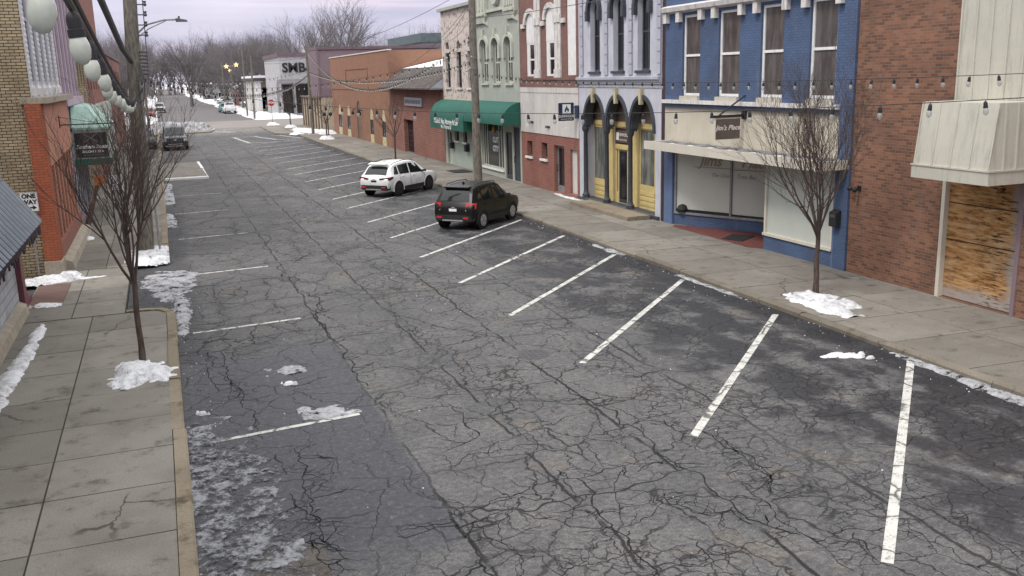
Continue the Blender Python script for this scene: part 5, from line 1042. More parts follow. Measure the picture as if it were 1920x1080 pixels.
# ------------------------------------------------------------------ poles and wires
def pole(name, label, x, y, h, r, top=(0,0), mat='wood_pole', group='wooden utility poles'):
    o = thing(name, label, 'utility pole', (x,y,.05), group)
    m = MB(); n = 9; m.tube([(x+top[0]*k/n+.012*math.sin(k*2.1), y+top[1]*k/n, -.1+(h+.1)*k/n) for k in range(n+1)], [r*(1-.28*k/n) for k in range(n+1)], 14); m.build('shaft', M[mat], o, smooth=True); return o
LP = pole('utility_pole', 'thick weathered utility pole with street lamp arm on the left pavement', -.83, 31.8, 12, .245, (.55,0))
px = lambda z: -.83+.55*z/12
m = MB(); m.tube([(px(7)+.18,31.8,6.98),(px(7)+.45,31.85,7.22),(.45,31.9,7.36),(.85,31.9,7.37)], .028, 8); m.tube([(px(7)+.18,31.8,6.86),(px(7)+.5,31.85,7.1),(.5,31.9,7.33)], .016, 6); ar = m.build('lamp_arm', M['grey'], LP)
m = MB(); m.hexa([(.8,31.8,7.30),(1.15,31.83,7.30),(1.15,31.97,7.30),(.8,32.0,7.30),(.8,31.82,7.41),(1.12,31.85,7.36),(1.12,31.95,7.36),(.8,31.98,7.41)]); m.lathe([(.03,0),(.03,.07)], 8, (.9,31.9,7.4)); m.build('lamp_head', M['darkgrey'], ar)
m = MB()
for k in range(7): z = 5.75+k*.11; m.tube([(px(z)+.15,31.7,z),(px(z)+.42,31.66,z-.01)], .03, 6)
for k in range(4): z = 6.9+k*.3; m.tube([(px(z)+.2,31.66,z),(px(z)+.40,31.64,z)], .02, 5); m.lathe([(.03,0),(.055,.05),(.03,.1),(.055,.15)], 8, (px(z)+.42,31.64,z-.05))
m.tube([(px(5)+.42,31.66,5.4),(px(8)+.40,31.66,9.5)], .015, 5); m.build('insulator_rack', M['darkgrey'], LP)
m = MB(); m.tube([(px(5)+.2,31.55,.2),(px(5)+.16,31.58,5.5)], .03, 6); m.build('conduit', M['grey'], LP)
RP = pole('utility_pole', 'tall brown utility pole rising behind the black car', 13.57, 41.1, 12, .20, (-.02,.0))
m = MB(); m.tube([(13.57,40.9,5.7),(13.2,40.6,5.75),(13.0,40.5,5.6)], .03, 6); m.lathe([(.03,0),(.06,.06),(.03,.12)], 8, (13.2,40.6,5.66)); m.build('insulator', M['grey'], RP)
m = MB(); m.lathe([(.03,0),(.06,.06),(.03,.12)], 8, (13.3,40.6,6.15)); m.tube([(13.57,40.9,6.2),(13.3,40.6,6.2)], .02, 6); m.build('insulator', M['grey'], RP)
F1 = pole('utility_pole', 'slim dark utility pole in front of the mauve block', 14.42, 96.2, 8.6, .15, (-.1,0)); F2 = pole('utility_pole', 'grey utility pole at the far corner by the bank', 13.2, 144, 9., .16, (.2,0)); F3 = pole('utility_pole', 'slender grey pole left of the bank corner pole', 12.9, 152, 10.5, .14, (0,0))
F4 = pole('utility_pole', 'far utility pole beside the star lights', 12.6, 196, 9.2, .15); F5 = pole('utility_pole', 'pale leaning pole nearest the white parked pickup', 13.6, 185, 7.5, .13, (-.3,0)); F6 = pole('utility_pole', 'far left utility pole beyond the pickup', -1.2, 118, 10, .15)
st = thing('star_decoration', 'lit gold star decoration mounted on a far pole', 'decoration', (12.4, 195.9, 8)); m = MB()
for cx, cz, r in ((13.4,8.3,.55),(15.3,8.6,.55),(14.0,7.5,.38)):
    p = [(cx+math.sin(math.pi*k/5)*(r if k%2==0 else r*.4), 195.7, cz+math.cos(math.pi*k/5)*(r if k%2==0 else r*.4)) for k in range(10)]; m.prism(p, (0,.1,0))
m.build('star', M['lit'], st); m = MB(); m.tube([(12.5,195.9,8.2),(15.6,195.9,8.5)], .05); m.build('arm', M['grey'], st)

# bulb strings: one thing per string, every bulb a part with its socket
bs = 1.0
def bulb_protos():
    m = MB(); m.lathe([(.022,-.108),(.030,-.12),(.038,-.145),(.040,-.17),(.034,-.20),(.019,-.22),(.002,-.226)], 12); g = m.build('bulb', M['bulb'], None, local=True, smooth=True, origin=(0,0,0))
    m = MB(); m.tube([(0,0,0),(0,0,-.03)], .006, 5); m.lathe([(.010,-.018),(.024,-.03),(.029,-.05),(.029,-.085),(.033,-.087),(.033,-.117),(.025,-.122)], 12); s_ = m.build('socket', M['socket'], g, local=True, smooth=True)
    return g, s_
PB = bulb_protos(); used = [False]
def bstring(label, p0, p1, sag, spacing=.62, scale=1.0, start=.3, wire=.009, tail=0, sock=True, dim=False, twin=False, straight=None):
    p0, p1 = Vector(p0), Vector(p1); L = (p1-p0).length
    f = lambda u: p0.lerp(p1, u) - Vector((0,0,4*sag*u*(1-u)))
    m = MB(); m.tube([f(k/48) for k in range(49)], wire, 5)
    if twin: m.tube([f(k/48)+Vector((.012,0,.03)) for k in range(49)], wire*.8, 5)
    w = m.build('string_light', M['black'], None, fix=False); tag(w, label, 'string lights', 'strings of bulbs over the street')
    n = min(98, int((L-start*2)/spacing)); base = w.location.copy()
    for k in range(n):
        q = f((start+k*spacing)/L) - base
        b = PB[0].copy(); COL.objects.link(b); b.parent = w; b.location = q; b.scale = (scale,)*3; b.rotation_euler = (random.uniform(-.12,.12), random.uniform(-.12,.12), random.uniform(0,6))
        if dim: b.material_slots[0].link = 'OBJECT'; b.material_slots[0].material = M['bulb_dim']
        if sock: c = PB[1].copy(); COL.objects.link(c); c.parent = b
    return w
bstring('string of big bulbs passing just in front of the lens to the left pole', (-.21,1.4,5.84), (-.62,31.5,5.12), .29, .98, .86, 1.2, .012, twin=True)
bstring('diagonal string of white bulbs crossing from the left pole to the near right', (-.55,31.6,5.55), (13.2,.8,5.75), .92, .66, .85, .4, wire=.006, dim=True)
bstring('string of small bulbs hanging along the right kerb before the shopfronts', (13.45,40.9,5.5), (12.7,2.5,5.55), .42, .6, .85, .3, wire=.006, dim=True)
bstring('string of bulbs from the right pole across to the far left kerb', (13.45,41.2,6.4), (-.9,76,6.2), 1.3, .62, 1.0, .3, wire=.008, dim=True)
bstring('string of bulbs from the left pole across to the far right pole', (-.55,32.0,5.7), (14.35,96,6.0), 1.2, .8, 1.05, .3, wire=.008, dim=True)
bstring('dense seeming string of bulbs along the right kerb beyond the right pole', (13.5,41.3,7.2), (14.35,96,8.2), 3.0, .62, 1.0, .3, wire=.007)
bstring('second far string along the right kerb below the dense one', (13.5,41.3,6.0), (14.35,96,6.2), .9, .62, .95, .3, wire=.007)
bstring('string of bulbs across the far end of the block', (14.35,96,6.4), (-.9,76,6.2), .9, .7, 1.1, .3, wire=.008)
for c in list(PB[0].children): bpy.data.objects.remove(c)
bpy.data.objects.remove(PB[0])
# heavy messenger cable bundle from the lens side to the left pole
m = MB(); c0 = Vector((-1.0,2.0,8.0)); f = lambda u: Vector((-1.0+.35*u, 2.+29.6*u, 8.05-1.9*u-1.0*u*(1-u)))
m = MB(); m.tube([(-1.42,16,8.85),(-1.2,20,8.3),(-.98,25,7.3),(-.78,29,6.45),(-.62,31.5,6.12)], .075, 8); m.tube([(-1.42,16,8.95),(-1.18,20,8.42),(-.95,25,7.4),(-.75,29,6.52),(-.60,31.5,6.16)], .035, 6)
tag(m.build('messenger_cable', M['darkgrey'], None, smooth=True), 'thick dark cable bundle sweeping down to the left utility pole', 'cable')
m = MB(); m.tube([(-.38,31.55,6.1),(-.36,31.4,5.6),(-.4,31.3,5.25),(-.5,31.35,5.1),(-.62,31.4,5.3)], .03, 7); m.tube([(-.36,31.5,6.0),(-.30,31.4,5.5),(-.36,31.3,5.0),(-.5,31.35,4.85),(-.66,31.4,5.1)], .022, 7)
tag(m.build('slack_cable', M['darkgrey'], None, smooth=True), 'looped slack cable hanging on the left utility pole', 'cable')
def wire(label, p0, p1, sag, r=.012):
    p0, p1 = Vector(p0), Vector(p1); m = MB(); m.tube([p0.lerp(p1,k/20)-Vector((0,0,4*sag*k/20*(1-k/20))) for k in range(21)], r, 5); tag(m.build('overhead_wire', M['darkgrey'], None), label, 'overhead wire', 'overhead wires')
wire('thin overhead wire passing in front of the upper right facades', (13.5,41,7.9), (12.6,2,8.2), .45)
wire('thin service wire from the right pole to the pink facade', (13.5,41,8.6), (16.85,57,7.6), .2)
wire('second service wire from the right pole to the pink facade', (13.5,41,8.0), (16.85,56.5,7.5), .3)
wire('thin service wire from the right pole down to the low brick roof', (13.5,41,8.6), (17.5,68,6.3), .3)
wire('long wire from the right pole to the slim dark pole', (13.5,41,9.2), (14.4,96,8.5), .8)
wire('wire crossing the far street between poles', (-.9,118,8.), (14.3,96,7.5), .4, .02); wire('second wire crossing the far street', (-1.0,118,7.4), (13.2,144,7.6), .4, .02); wire('third wire crossing toward the bank corner', (-30,130,7.2), (13.2,144,7.0), .5, .02); wire('upper wire crossing toward the bank corner', (-30,130,8.2), (60,146,8.2), .5, .02)

# ------------------------------------------------------------------ signs and posts far away
o = thing('stop_sign', 'red octagonal STOP sign on a post at the far right corner', 'street sign', (13.1,119.8,.1))
m = MB(); m.tube([(13.1,119.85,0),(13.1,119.85,3.)], .04); m.build('post', M['grey'], o)
oc8 = lambda r, y: [(13.1+r*math.cos(R(22.5+45*k)), y, 2.75+r*math.sin(R(22.5+45*k))) for k in range(8)]
m = MB(); m.prism(oc8(.46,119.78), (0,.02,0)); m.build('border', M['white'], o); m = MB(); m.prism(oc8(.42,119.765), (0,.014,0)); m.build('plate', M['sign_red'], o)
text('lettering', "STOP", .33, (13.1,119.755,2.75), (1,0,0), o, M['white'], bold=.012)
o = thing('lamp_post', 'dark short lamp post beside the far sapling', 'lamp post', (14.5,87.4,.06)); m = MB(); m.tube([(14.5,87.4,0),(14.5,87.4,2.2)], .05); m.build('post', M['black'], o)
for dx in (-.28,.28): m = MB(); m.lathe([(.05,0),(.17,.08),(.17,.25),(.05,.36)], 10, (14.5+dx,87.4,2.1)); m.build('lamp_head', M['black'], o)
# ------------------------------------------------------------------ bare trees
def branch(m, rnd, p, d, L, r, lv, maxlv, spread, up, n, segs=4, wig=.16, kids=None, out=None):
    pts = [p]; rad = [r]; q = p.copy(); dd_ = d.copy()
    for k in range(segs):
        dd_ = (dd_ + Vector((rnd.gauss(0,wig), rnd.gauss(0,wig), rnd.gauss(0,wig*.6))) + Vector((0,0,up))).normalized()
        q = q + dd_*(L/segs); pts.append(q.copy()); rad.append(max(r*(1-.72*(k+1)/segs), .0035 if maxlv > 3 else r*.25))
    m.tube(pts, rad, 5 if lv == 0 else 3 if lv > 1 else 4, cap=False)
    if lv >= maxlv: return
    c = kids[lv]
    for i in range(c):
        u = .28 + .72*(i+rnd.random())/c; f = u*segs; k = min(int(f), segs-1); bp = pts[k].lerp(pts[k+1], f-k); bd = (pts[k+1]-pts[k]).normalized()
        ax = bd.orthogonal().normalized(); ax = Matrix.Rotation(rnd.uniform(0,2*math.pi), 3, bd) @ ax
        nd = (bd + ax*spread*rnd.uniform(.7,1.25)).normalized()
        branch(m, rnd, bp, nd, L*rnd.uniform(.40,.66)*(1.15-.45*u), max(rad[k]*.62, .0035), lv+1, maxlv, spread, up, n, max(2, segs-1), wig, kids)
def street_tree(name, label, x, y, z, th, h, width, seed, leaders=8, lean=(0,0), r=.062, group='bare pavement trees', kids=(9,6,3), fat=1.0):
    rnd = random.Random(seed); o = thing(name, label, 'tree', (x,y,z), group)
    T = MB(); top = Vector((lean[0], lean[1], th)); k_ = 5
    T.tube([Vector((lean[0]*k/k_+.012*math.sin(k*1.7), lean[1]*k/k_, th*k/k_-.1*(k==0))) for k in range(k_+1)], [r*(1.25 if k==0 else 1-.05*k) for k in range(k_+1)], 9); T.build('trunk', M['bark'], o, smooth=True, local=True)
    C = MB()
    for i in range(leaders):
        a = 2*math.pi*(i+rnd.uniform(-.3,.3))/leaders; s_ = rnd.uniform(.25,1.) if i else 0.
        tgt = Vector((math.cos(a)*width*.5*s_, math.sin(a)*width*.5*s_, (h-th)*(1-.22*s_*s_)*rnd.uniform(.85,1.)))
        st_ = top - Vector((0,0,rnd.uniform(.0,.32))); d = (tgt*.6 + Vector((math.cos(a)*width*.32*s_, math.sin(a)*width*.32*s_, 0))).normalized()
        branch(C, rnd, st_, d, tgt.length*.95, r*.5*rnd.uniform(.7,1)*fat, 0, len(kids), .54, .095, 0, 7, .095, kids)
    C.build('crown', M['twig'], o, local=True, fix=False); return o
street_tree('street_tree', 'bare vase shaped tree in a snowy pit on the near left pavement', -.80, 19.07, .1, 1.75, 4.95, 1.75, 11, 9, (.02,0), .062, kids=(9,6,3))
street_tree('street_tree', 'bare spreading tree in snow before the blue storefront', 14.45, 18.05, .08, 1.5, 4.85, 2.5, 23, 11, (.0,0), .07, kids=(9,6,3))
street_tree('street_tree', 'thin bare sapling beside the white car', 14.6, 61.8, .06, 1.7, 4.2, 2.6, 31, 7, (.05,0), .06, kids=(6,4))
street_tree('street_tree', 'bare sapling beside the dark lamp post by the orange building', 14.2, 86.6, .06, 1.5, 4.6, 3.0, 37, 7, (0,0), .07, kids=(6,4))
street_tree('street_tree', 'bare sapling at the far corner left of the mauve block', 14.15, 111.2, .06, 1.6, 4.8, 3.2, 41, 8, (0,0), .08, kids=(6,4))
street_tree('street_tree', 'bare tree farther along the left kerb behind the utility pole', -.9, 44.5, .1, 1.7, 5.0, 2.8, 43, 8, (0,0), .065, kids=(7,4))
street_tree('street_tree', 'bare small tree on the left pavement beside the parked pickup', -1.2, 72, .1, 1.7, 5.0, 2.8, 47, 8, (0,0), .065, kids=(6,4))

def far_tree(seed, h, w):
    rnd = random.Random(seed); o = thing('bare_tree', 'x', 'tree', (0,0,-50), 'bare trees along the skyline')
    T = MB(); th = h*.24; T.tube([(0,0,-.2),(0,0,th*.5),(.1,.05,th)], [h*.030,h*.024,h*.021], 8); T.build('trunk', M['hazed_bark'], o, local=True)
    C = MB()
    for i in range(9):
        a = 2*math.pi*(i+rnd.uniform(-.3,.3))/9; s_ = rnd.uniform(.3,1.) if i else .1
        d = Vector((math.cos(a)*w*.5*s_, math.sin(a)*w*.5*s_, (h-th)*.85)).normalized()
        branch(C, rnd, Vector((0,0,th*rnd.uniform(.7,1.))), d, (h-th)*rnd.uniform(.75,1.), h*.012, 0, 3, .72, .05, 0, 6, .12, (9,6,4))
    C.build('crown', M['hazed_bark'], o, local=True, fix=False); return o
protos = [far_tree(101,17,14), far_tree(102,20,15), far_tree(103,15,14), far_tree(104,19,11)]
spots = []
PH = [max((c.matrix_basis @ v.co).z for c in p.children for v in c.data.vertices) for p in protos]
rt = random.Random(5)
named = [(7.5,232,0,17.6,'big fan shaped bare tree at the end of the road'), (17,262,2,16.,'round bare tree right of the fan shaped tree'), (33,215,1,20.5,'tall bare tree left of the highest skyline trees'),
 (37.5,205,1,21.,'highest bare tree on the skyline above the orange building'), (52,225,3,15.5,'bushy bare tree above the grey flat roof'), (57.5,215,2,15.,'bare tree just left of the pink building'), (28,250,3,17.,'slim bare tree above the bank sign'), (-3.5,205,2,14.,'bare tree just right of the left utility pole')]
for x, y, k, s_, l in named: spots.append((x, y, k, s_, l))
for i in range(105):
    y = rt.uniform(205, 400); u = rt.uniform(-.16, .42); x = y*u
    if -4 < x < 17: x = rt.choice([-9,21])+rt.uniform(-5,5)
    if 13 < x < 36 and y < 206: continue
    spots.append((x, y, rt.randrange(4), rt.uniform(9.5,15.)*max(1., y/260), None))
for i in range(10): spots.append((rt.uniform(14.5,17), 205+i*22, rt.randrange(4), rt.uniform(8,12), None))
for i in range(10): spots.append((rt.uniform(-9,-5), 160+i*24, rt.randrange(4), rt.uniform(9,13), None))
for i in range(9): spots.append((-7+i*3.1+rt.uniform(-1,1), rt.uniform(455,500), rt.randrange(4), rt.uniform(15,22), None))
for i, (x, y, k, s_, l) in enumerate(spots):
    s_ = s_*(1.16 if l else 1.32)/PH[k]; c = copy_tree(protos[k]); c.location = (x,y,0); c.scale = (s_,s_,s_*rt.uniform(.92,1.08)); c.rotation_euler = (0,0,rt.uniform(0,6.28))
    c['label'] = l if l else 'grey leafless tree in the far row beyond the street end'
for p in protos:
    for ch in list(p.children): bpy.data.objects.remove(ch)
    bpy.data.objects.remove(p)
# low grey thicket far behind
m = MB(); rt = random.Random(9)
for i in range(2600):
    y = rt.uniform(330,480); x = y*rt.uniform(-.22,.5); h = rt.uniform(3,8.5)
    if -1 < x < 14 and y < 450: continue
    m.tube([(x,y,0),(x+rt.uniform(-.6,.6),y,h*.5),(x+rt.uniform(-1.6,1.6),y,h)], [.16,.11,.04], 3, cap=False)
    for j in range(4): a = rt.uniform(.3,.9); m.tube([(x,y,h*a),(x+rt.uniform(-2.2,2.2),y+rt.uniform(-1,1),h*a+rt.uniform(.8,2.6))], [.08,.03], 3, cap=False)
tag(m.build('thicket', M['hazed_bark'], None, fix=False), 'hazy grey brushwood closing the far end of the street', 'brushwood', kind='stuff')
# ------------------------------------------------------------------ far houses
def house(label, x, y, w, d, h, rh, wall, snow_=True, rot=0):
    o = thing('house', label, 'house', (x,y,0), 'houses beyond the crossing', R(rot))
    m = MB(); m.box(-w/2,w/2,-d/2,d/2,0,h); m.prism([(-w/2,-d/2+.02,h),(w/2,-d/2+.02,h),(0,-d/2+.02,h+rh-.1)], (0,d-.04,0)); m.build('wall', M[wall], o, local=True)
    m = MB()
    for s_ in (-1,1): m.hexa([(s_*(w/2+.4),-d/2-.4,h-.2),(s_*(w/2+.4),d/2+.4,h-.2),(0,d/2+.4,h+rh),(0,-d/2-.4,h+rh),(s_*(w/2+.4),-d/2-.4,h+.02),(s_*(w/2+.4),d/2+.4,h+.02),(0,d/2+.4,h+rh+.25),(0,-d/2-.4,h+rh+.25)])
    rf = m.build('roof', M['fresh' if snow_ else 'roof_dark'], o, local=True); m = MB(); m.box(w*.18,w*.18+.7,-.4,.4,h+rh*.4,h+rh+1); m.build('chimney', M['house_c'], rf, local=True)
    for k in range(3):
        xx = -w/2+w*(k+.5)/3; m = MB(); m.box(xx-.6,xx+.6,-d/2-.06,-d/2+.02,.9,2.4); f_ = m.build('window', M['white'], o, local=True); m = MB(); m.box(xx-.48,xx+.48,-d/2-.08,-d/2-.05,1.0,2.3); m.build('pane', M['glass_d'], f_, local=True)
for a in (('red sided house with a snowy gable right of the far road',23,232,11,12,4,2.6,'house_c'),('grey house with snowy gable beyond the red sided house',24,262,12,12,4.5,2.8,'house_a'),('white house far along the right side',21,300,10,12,5,3,'house_b'),
  ('dark roofed low house behind the columned building',30,215,14,10,3.6,2.4,'house_a',False),('grey house on the far left behind the snow pile',-12,150,10,12,4.5,3,'house_a'),('dark red house on the far left beyond the grey one',-11,180,10,13,4.5,3,'house_c',False),('white house far along the left side',-11,220,9,12,4.6,3,'house_b'),
  ('wide low brick house behind the star lights',30,290,20,12,4,2.4,'house_c'),('grey gabled house at the end of the street',-12,270,12,12,5,3,'house_a')): house(*a)
b = thing('low_store', 'long low dark store with snowy flat roof beyond the crossing', 'building', (30,330,0)); m = MB(); m.box(16,60,330,350,0,4); m.build('wall', M['house_a'], b); m = MB(); m.box(15.5,60.5,329,350,4,5); m.build('roof', M['roof_dark'], b)

# ------------------------------------------------------------------ cars
SUV = [(0,.50,.80,.84,.82,.80),(.03,.38,.88,.92,.91,.86),(.13,.32,1.01,.975,1.05,.85),(.30,.29,1.03,.995,1.36,.79),(.46,.28,1.03,1,1.575,.75),(.62,.27,1.03,1,1.615,.745),(1.0,.26,1.02,1,1.645,.745),(1.6,.24,1.0,1,1.65,.75),(2.2,.24,.985,1,1.63,.745),(2.52,.24,.975,1,1.55,.735),(2.9,.24,.965,1,1.28,.79),(3.2,.25,.96,.995,1.07,.84),(3.42,.26,.95,.99,.99,.86),(3.9,.29,.89,.96,.93,.82),(4.12,.33,.80,.90,.83,.76),(4.24,.40,.66,.80,.68,.68),(4.27,.46,.58,.7,.6,.6)]
SUV2 = [s if not .25 < s[0] < 1.1 else (s[0], s[1], s[2], s[3], {.30:1.27,.46:1.45,.62:1.545,1.0:1.61}[s[0]], {.30:.80,.46:.76,.62:.745,1.0:.745}[s[0]]) for s in SUV]
PICK = [(0,.55,1.0,.93,1.02,.9),(.06,.48,1.05,.98,1.08,.92),(1.0,.46,1.06,1,1.09,.92),(1.95,.44,1.06,1,1.09,.92),(2.0,.44,1.08,1,1.5,.80),(2.12,.44,1.1,1,1.84,.75),(2.6,.43,1.1,1,1.87,.76),(3.4,.43,1.1,1,1.86,.76),(3.7,.43,1.1,1,1.76,.75),(4.15,.43,1.09,1,1.36,.82),(4.4,.44,1.09,.995,1.16,.88),(4.6,.45,1.08,.99,1.13,.9),(5.4,.5,1.04,.98,1.08,.88),(5.55,.55,.98,.95,1.0,.86),(5.6,.6,.9,.92,.92,.84)]
def car(label, loc, rot, L=4.27, W=1.78, Hh=1.65, paint='p', rim='rim', st=SUV, cat='car', name='parked_car', clad=True, rails=True, rear=(), group=None, lamps='red_lamp', wheel=(.80,2.56,.335), detail=True, plate='white', pick=False, arch=None):
    o = thing(name, label, cat, loc, group, rot); kx = L/st[-1][0]; kz = Hh/max(s[4] for s in st); hw = W/2; ox = L/2
    S = [(x*kx-ox, zb*kz, zt*kz, w*hw, zr_*kz, wr*hw) for x, zb, zt, w, zr_, wr in st]
    def sec(s):
        x, zb, zt, w, z, wr = s; zm = zb+(zt-zb)*.55
        return [(x,0,zb),(x,w*.86,zb),(x,w*.97,zb+.10),(x,w,zm),(x,w*.985,zt-.05),(x,w*.945,zt),(x,wr,max(z-.05,zt+.005)),(x,wr-.10,max(z-.005,zt+.01)),(x,0,max(z+.02,zt+.02))]
    m = MB(); n = 9; ring = []
    for s in S:
        h = sec(s); r_ = h + [(x,-y,z) for x, y, z in h[-2:0:-1]]; ring.append(len(m.v)); m.v += r_
    N = 16
    for a, b_ in zip(ring, ring[1:]):
        for k in range(N): m.f.append((a+k, a+(k+1)%N, b_+(k+1)%N, b_+k))
    m.f.append(tuple(ring[0]+k for k in range(N))); m.f.append(tuple(ring[-1]+k for k in range(N))[::-1])
    body = m.build('body', paint, o, smooth=True, local=True, sharp=38)
    def at(x):
        for a, b_ in zip(S, S[1:]):
            if a[0] <= x <= b_[0]:
                u = (x-a[0])/(b_[0]-a[0]); return tuple(p+(q-p)*u for p, q in zip(a, b_))
        return S[0] if x < S[0][0] else S[-1]
    def sp(x, t, side, off=.008):
        h = sec(at(x)); p, q = Vector(h[5]), Vector(h[6]); v = p.lerp(q, t); nrm = Vector((0, (q-p).z, -(q-p).y)).normalized(); v += nrm*off; return Vector((v.x, v.y*side, v.z))
    X = lambda f: f*kx-ox
    wins = [[(.50,.1),(.74,.1),(.86,.1),(.86,.86),(.70,.86)],[(.94,.08),(1.72,.08),(1.72,.9),(.94,.88)],[(1.8,.08),(2.86,.08),(2.66,.62),(2.42,.88),(1.8,.9)]] if not pick else [[(2.2,.08),(2.85,.08),(2.85,.9),(2.2,.9)],[(2.92,.08),(4.0,.08),(3.72,.7),(3.5,.88),(2.92,.9)]]
    for side in (1,-1):
        for wv in wins:
            m = MB(); p = [sp(X(a), t_, side) for a, t_ in wv]; m.poly(p); m.poly([v+Vector((0,-side*.012,0)) for v in p][::-1]); m.build('side_window', M['car_glass'], o, local=True)
    def across(x0, x1, f0, f1, name, off=.012):
        m = MB(); k = 6; rows = []
        for j in range(5):
            x = x0+(x1-x0)*j/4; a = at(x); wv = (a[5]-.11)*(f0+(f1-f0)*j/4) if True else 0; z = max(a[4], a[2]+.01)
            rows.append([Vector((x, wv*(2*i/k-1), z+.0+.02*(1-(2*i/k-1)**2)*.9)) for i in range(k+1)])
        up = Vector((-(rows[-1][0].z-rows[0][0].z), 0, rows[-1][0].x-rows[0][0].x)).normalized()
        if up.z < 0: up = -up
        rows = [[v+up*off for v in r_] for r_ in rows]
        for a, b_ in zip(rows, rows[1:]):
            for i in range(k): m.poly([a[i], a[i+1], b_[i+1], b_[i]])
        m.build(name, M['car_glass'], o, local=True, smooth=True)
    if not pick: across(X(.15), X(.445), 1.0, .98, 'rear_window'); across(X(2.56), X(3.2), .98, 1.0, 'windscreen')
    else: across(X(3.74), X(4.36), .98, 1.0, 'windscreen'); across(X(2.0), X(2.1), 1., 1., 'rear_window')
    rx, wb, r = wheel; x0 = X(rx); 
    for xw, nm in ((x0,'r'),(x0+wb,'f')):
        for side in (1,-1):
            yo = side*(hw-.10); t_ = MB(); t_.lathe([(r*.62,-.11),(r*.93,-.112),(r,-.085),(r,.085),(r*.93,.112),(r*.62,.11)], 24, (xw,yo,r), 'y'); w_ = t_.build('wheel', M['tyre'], o, local=True, smooth=True, sharp=50)
            q = MB(); yy = side*.105; q.lathe([(r*.64,yy-.01),(r*.64,yy+.01)], 24, (xw,yo,r), 'y'); q.build('rim_back', M['plastic'], w_, local=True)
            q = MB()
            for k in range(5):
                a = 2*math.pi*k/5+.3; ca, sa = math.cos(a), math.sin(a); y1, y2 = yo+side*.113, yo+side*.128
                P = [(xw+ca*.03-sa*.055, r+sa*.03+ca*.055),(xw+ca*.03+sa*.055, r+sa*.03-ca*.055),(xw+ca*r*.6+sa*.07, r+sa*r*.6-ca*.07),(xw+ca*r*.6-sa*.07, r+sa*r*.6+ca*.07)]
                q.hexa([(a_,y1,b_) for a_, b_ in P]+[(a_,y2,b_) for a_, b_ in P])
            for k in range(24):
                a, c = 2*math.pi*k/24, 2*math.pi*(k+1)/24; y1, y2 = yo+side*.112, yo+side*.127
                P = [(xw+math.cos(t2)*rr_, r+math.sin(t2)*rr_) for t2, rr_ in ((a,r*.57),(c,r*.57),(c,r*.67),(a,r*.67))]; q.hexa([(a_,y1,b_) for a_, b_ in P]+[(a_,y2,b_) for a_, b_ in P])
            q.build('rim', M[rim], w_, local=True)
            q = MB(); yy = side*(hw*1.0-.015)
            for k in range(20):                       # arch cladding and dark wheel well
                a, c = math.pi*(-.06+1.12*k/20), math.pi*(-.06+1.12*(k+1)/20)
                P = [(xw+math.cos(t2)*rr_, r+math.sin(t2)*rr_) for t2, rr_ in ((a,r*1.13),(c,r*1.13),(c,r*1.30),(a,r*1.30))]; q.hexa([(a_,yy-side*.05,b_) for a_, b_ in P]+[(a_,yy+side*.035,b_) for a_, b_ in P])
            q.build('wheel_arch', M['plastic'] if clad and not arch else paint, o, local=True)
            q = MB(); q.lathe([(r*1.14,side*(hw-.06)),(r*1.14,side*(hw+.006))], 24, (xw,0,r), 'y'); q.build('wheel_well', M['tyre'], o, local=True)
    zb = S[5][1]
    if clad:
        m = MB()
        for side in (1,-1): m.box(x0+r*1.25, x0+wb-r*1.25, side*(hw-.06), side*(hw+.012), zb-.02, zb+.17)
        m.build('sill_cladding', M['plastic'], o, local=True)
    e = S[0][0]
    if not pick:
        m = MB(); m.prism([(e-.045,-hw*.80,.36*kz),(e-.045,hw*.80,.36*kz),(e+.16,hw*.985,.36*kz),(e+.16,-hw*.985,.36*kz)], (0,0,.22)); m.build('rear_bumper', M['plastic'] if clad else paint, o, local=True, bevel=.02)
        m = MB(); m.box(e-.055,e-.04,-hw*.5,hw*.5,.37*kz,.42*kz); m.build('skid_plate', M['rim'], o, local=True)
        for side in (1,-1):
            m = MB(); m.hexa([(e-.012,side*hw*.60,.80*kz),(e+.16,side*hw*.985,.80*kz),(e+.24,side*hw*.985,.82*kz),(e+.1,side*hw*.6,.82*kz),(e+.06,side*hw*.62,1.03*kz),(e+.15,side*hw*.985,1.04*kz),(e+.33,side*hw*.985,1.03*kz),(e+.2,side*hw*.62,1.03*kz)] if lamps == 'red_lamp' else
                [(e-.02,side*hw*.36,.855*kz),(e+.05,side*hw*1.0,.84*kz),(e+.36,side*hw*1.01,.90*kz),(e+.1,side*hw*.36,.88*kz),(e+.015,side*hw*.36,.93*kz),(e+.09,side*hw*1.0,1.0*kz),(e+.40,side*hw*1.01,1.0*kz),(e+.2,side*hw*.36,.93*kz)]); m.build('tail_lamp', M[lamps], o, local=True, bevel=.012)
            m = MB(); m.box(e-.055,e-.03,side*hw*.52,side*hw*.76,.47*kz,.53*kz); m.build('reflector', M['red_lamp'], o, local=True)
            if lamps == 'red_lamp': m = MB(); m.hexa([(e-.016,side*hw*.62,.76*kz),(e+.13,side*hw*.97,.76*kz),(e+.2,side*hw*.97,.77*kz),(e+.1,side*hw*.62,.77*kz),(e-.014,side*hw*.62,.80*kz-.003),(e+.15,side*hw*.975,.80*kz-.003),(e+.22,side*hw*.975,.80*kz-.003),(e+.1,side*hw*.62,.80*kz-.003)]); m.build('reverse_lamp', M['clear_lamp'], o, local=True)
        m = MB(); m.box(e-.004,e+.05,-.155,.155,.73*kz,.83*kz) if lamps == 'red_lamp' else m.box(e-.004,e+.05,-.155,.155,.74*kz,.84*kz); m.build('number_plate', M[plate], o, local=True)
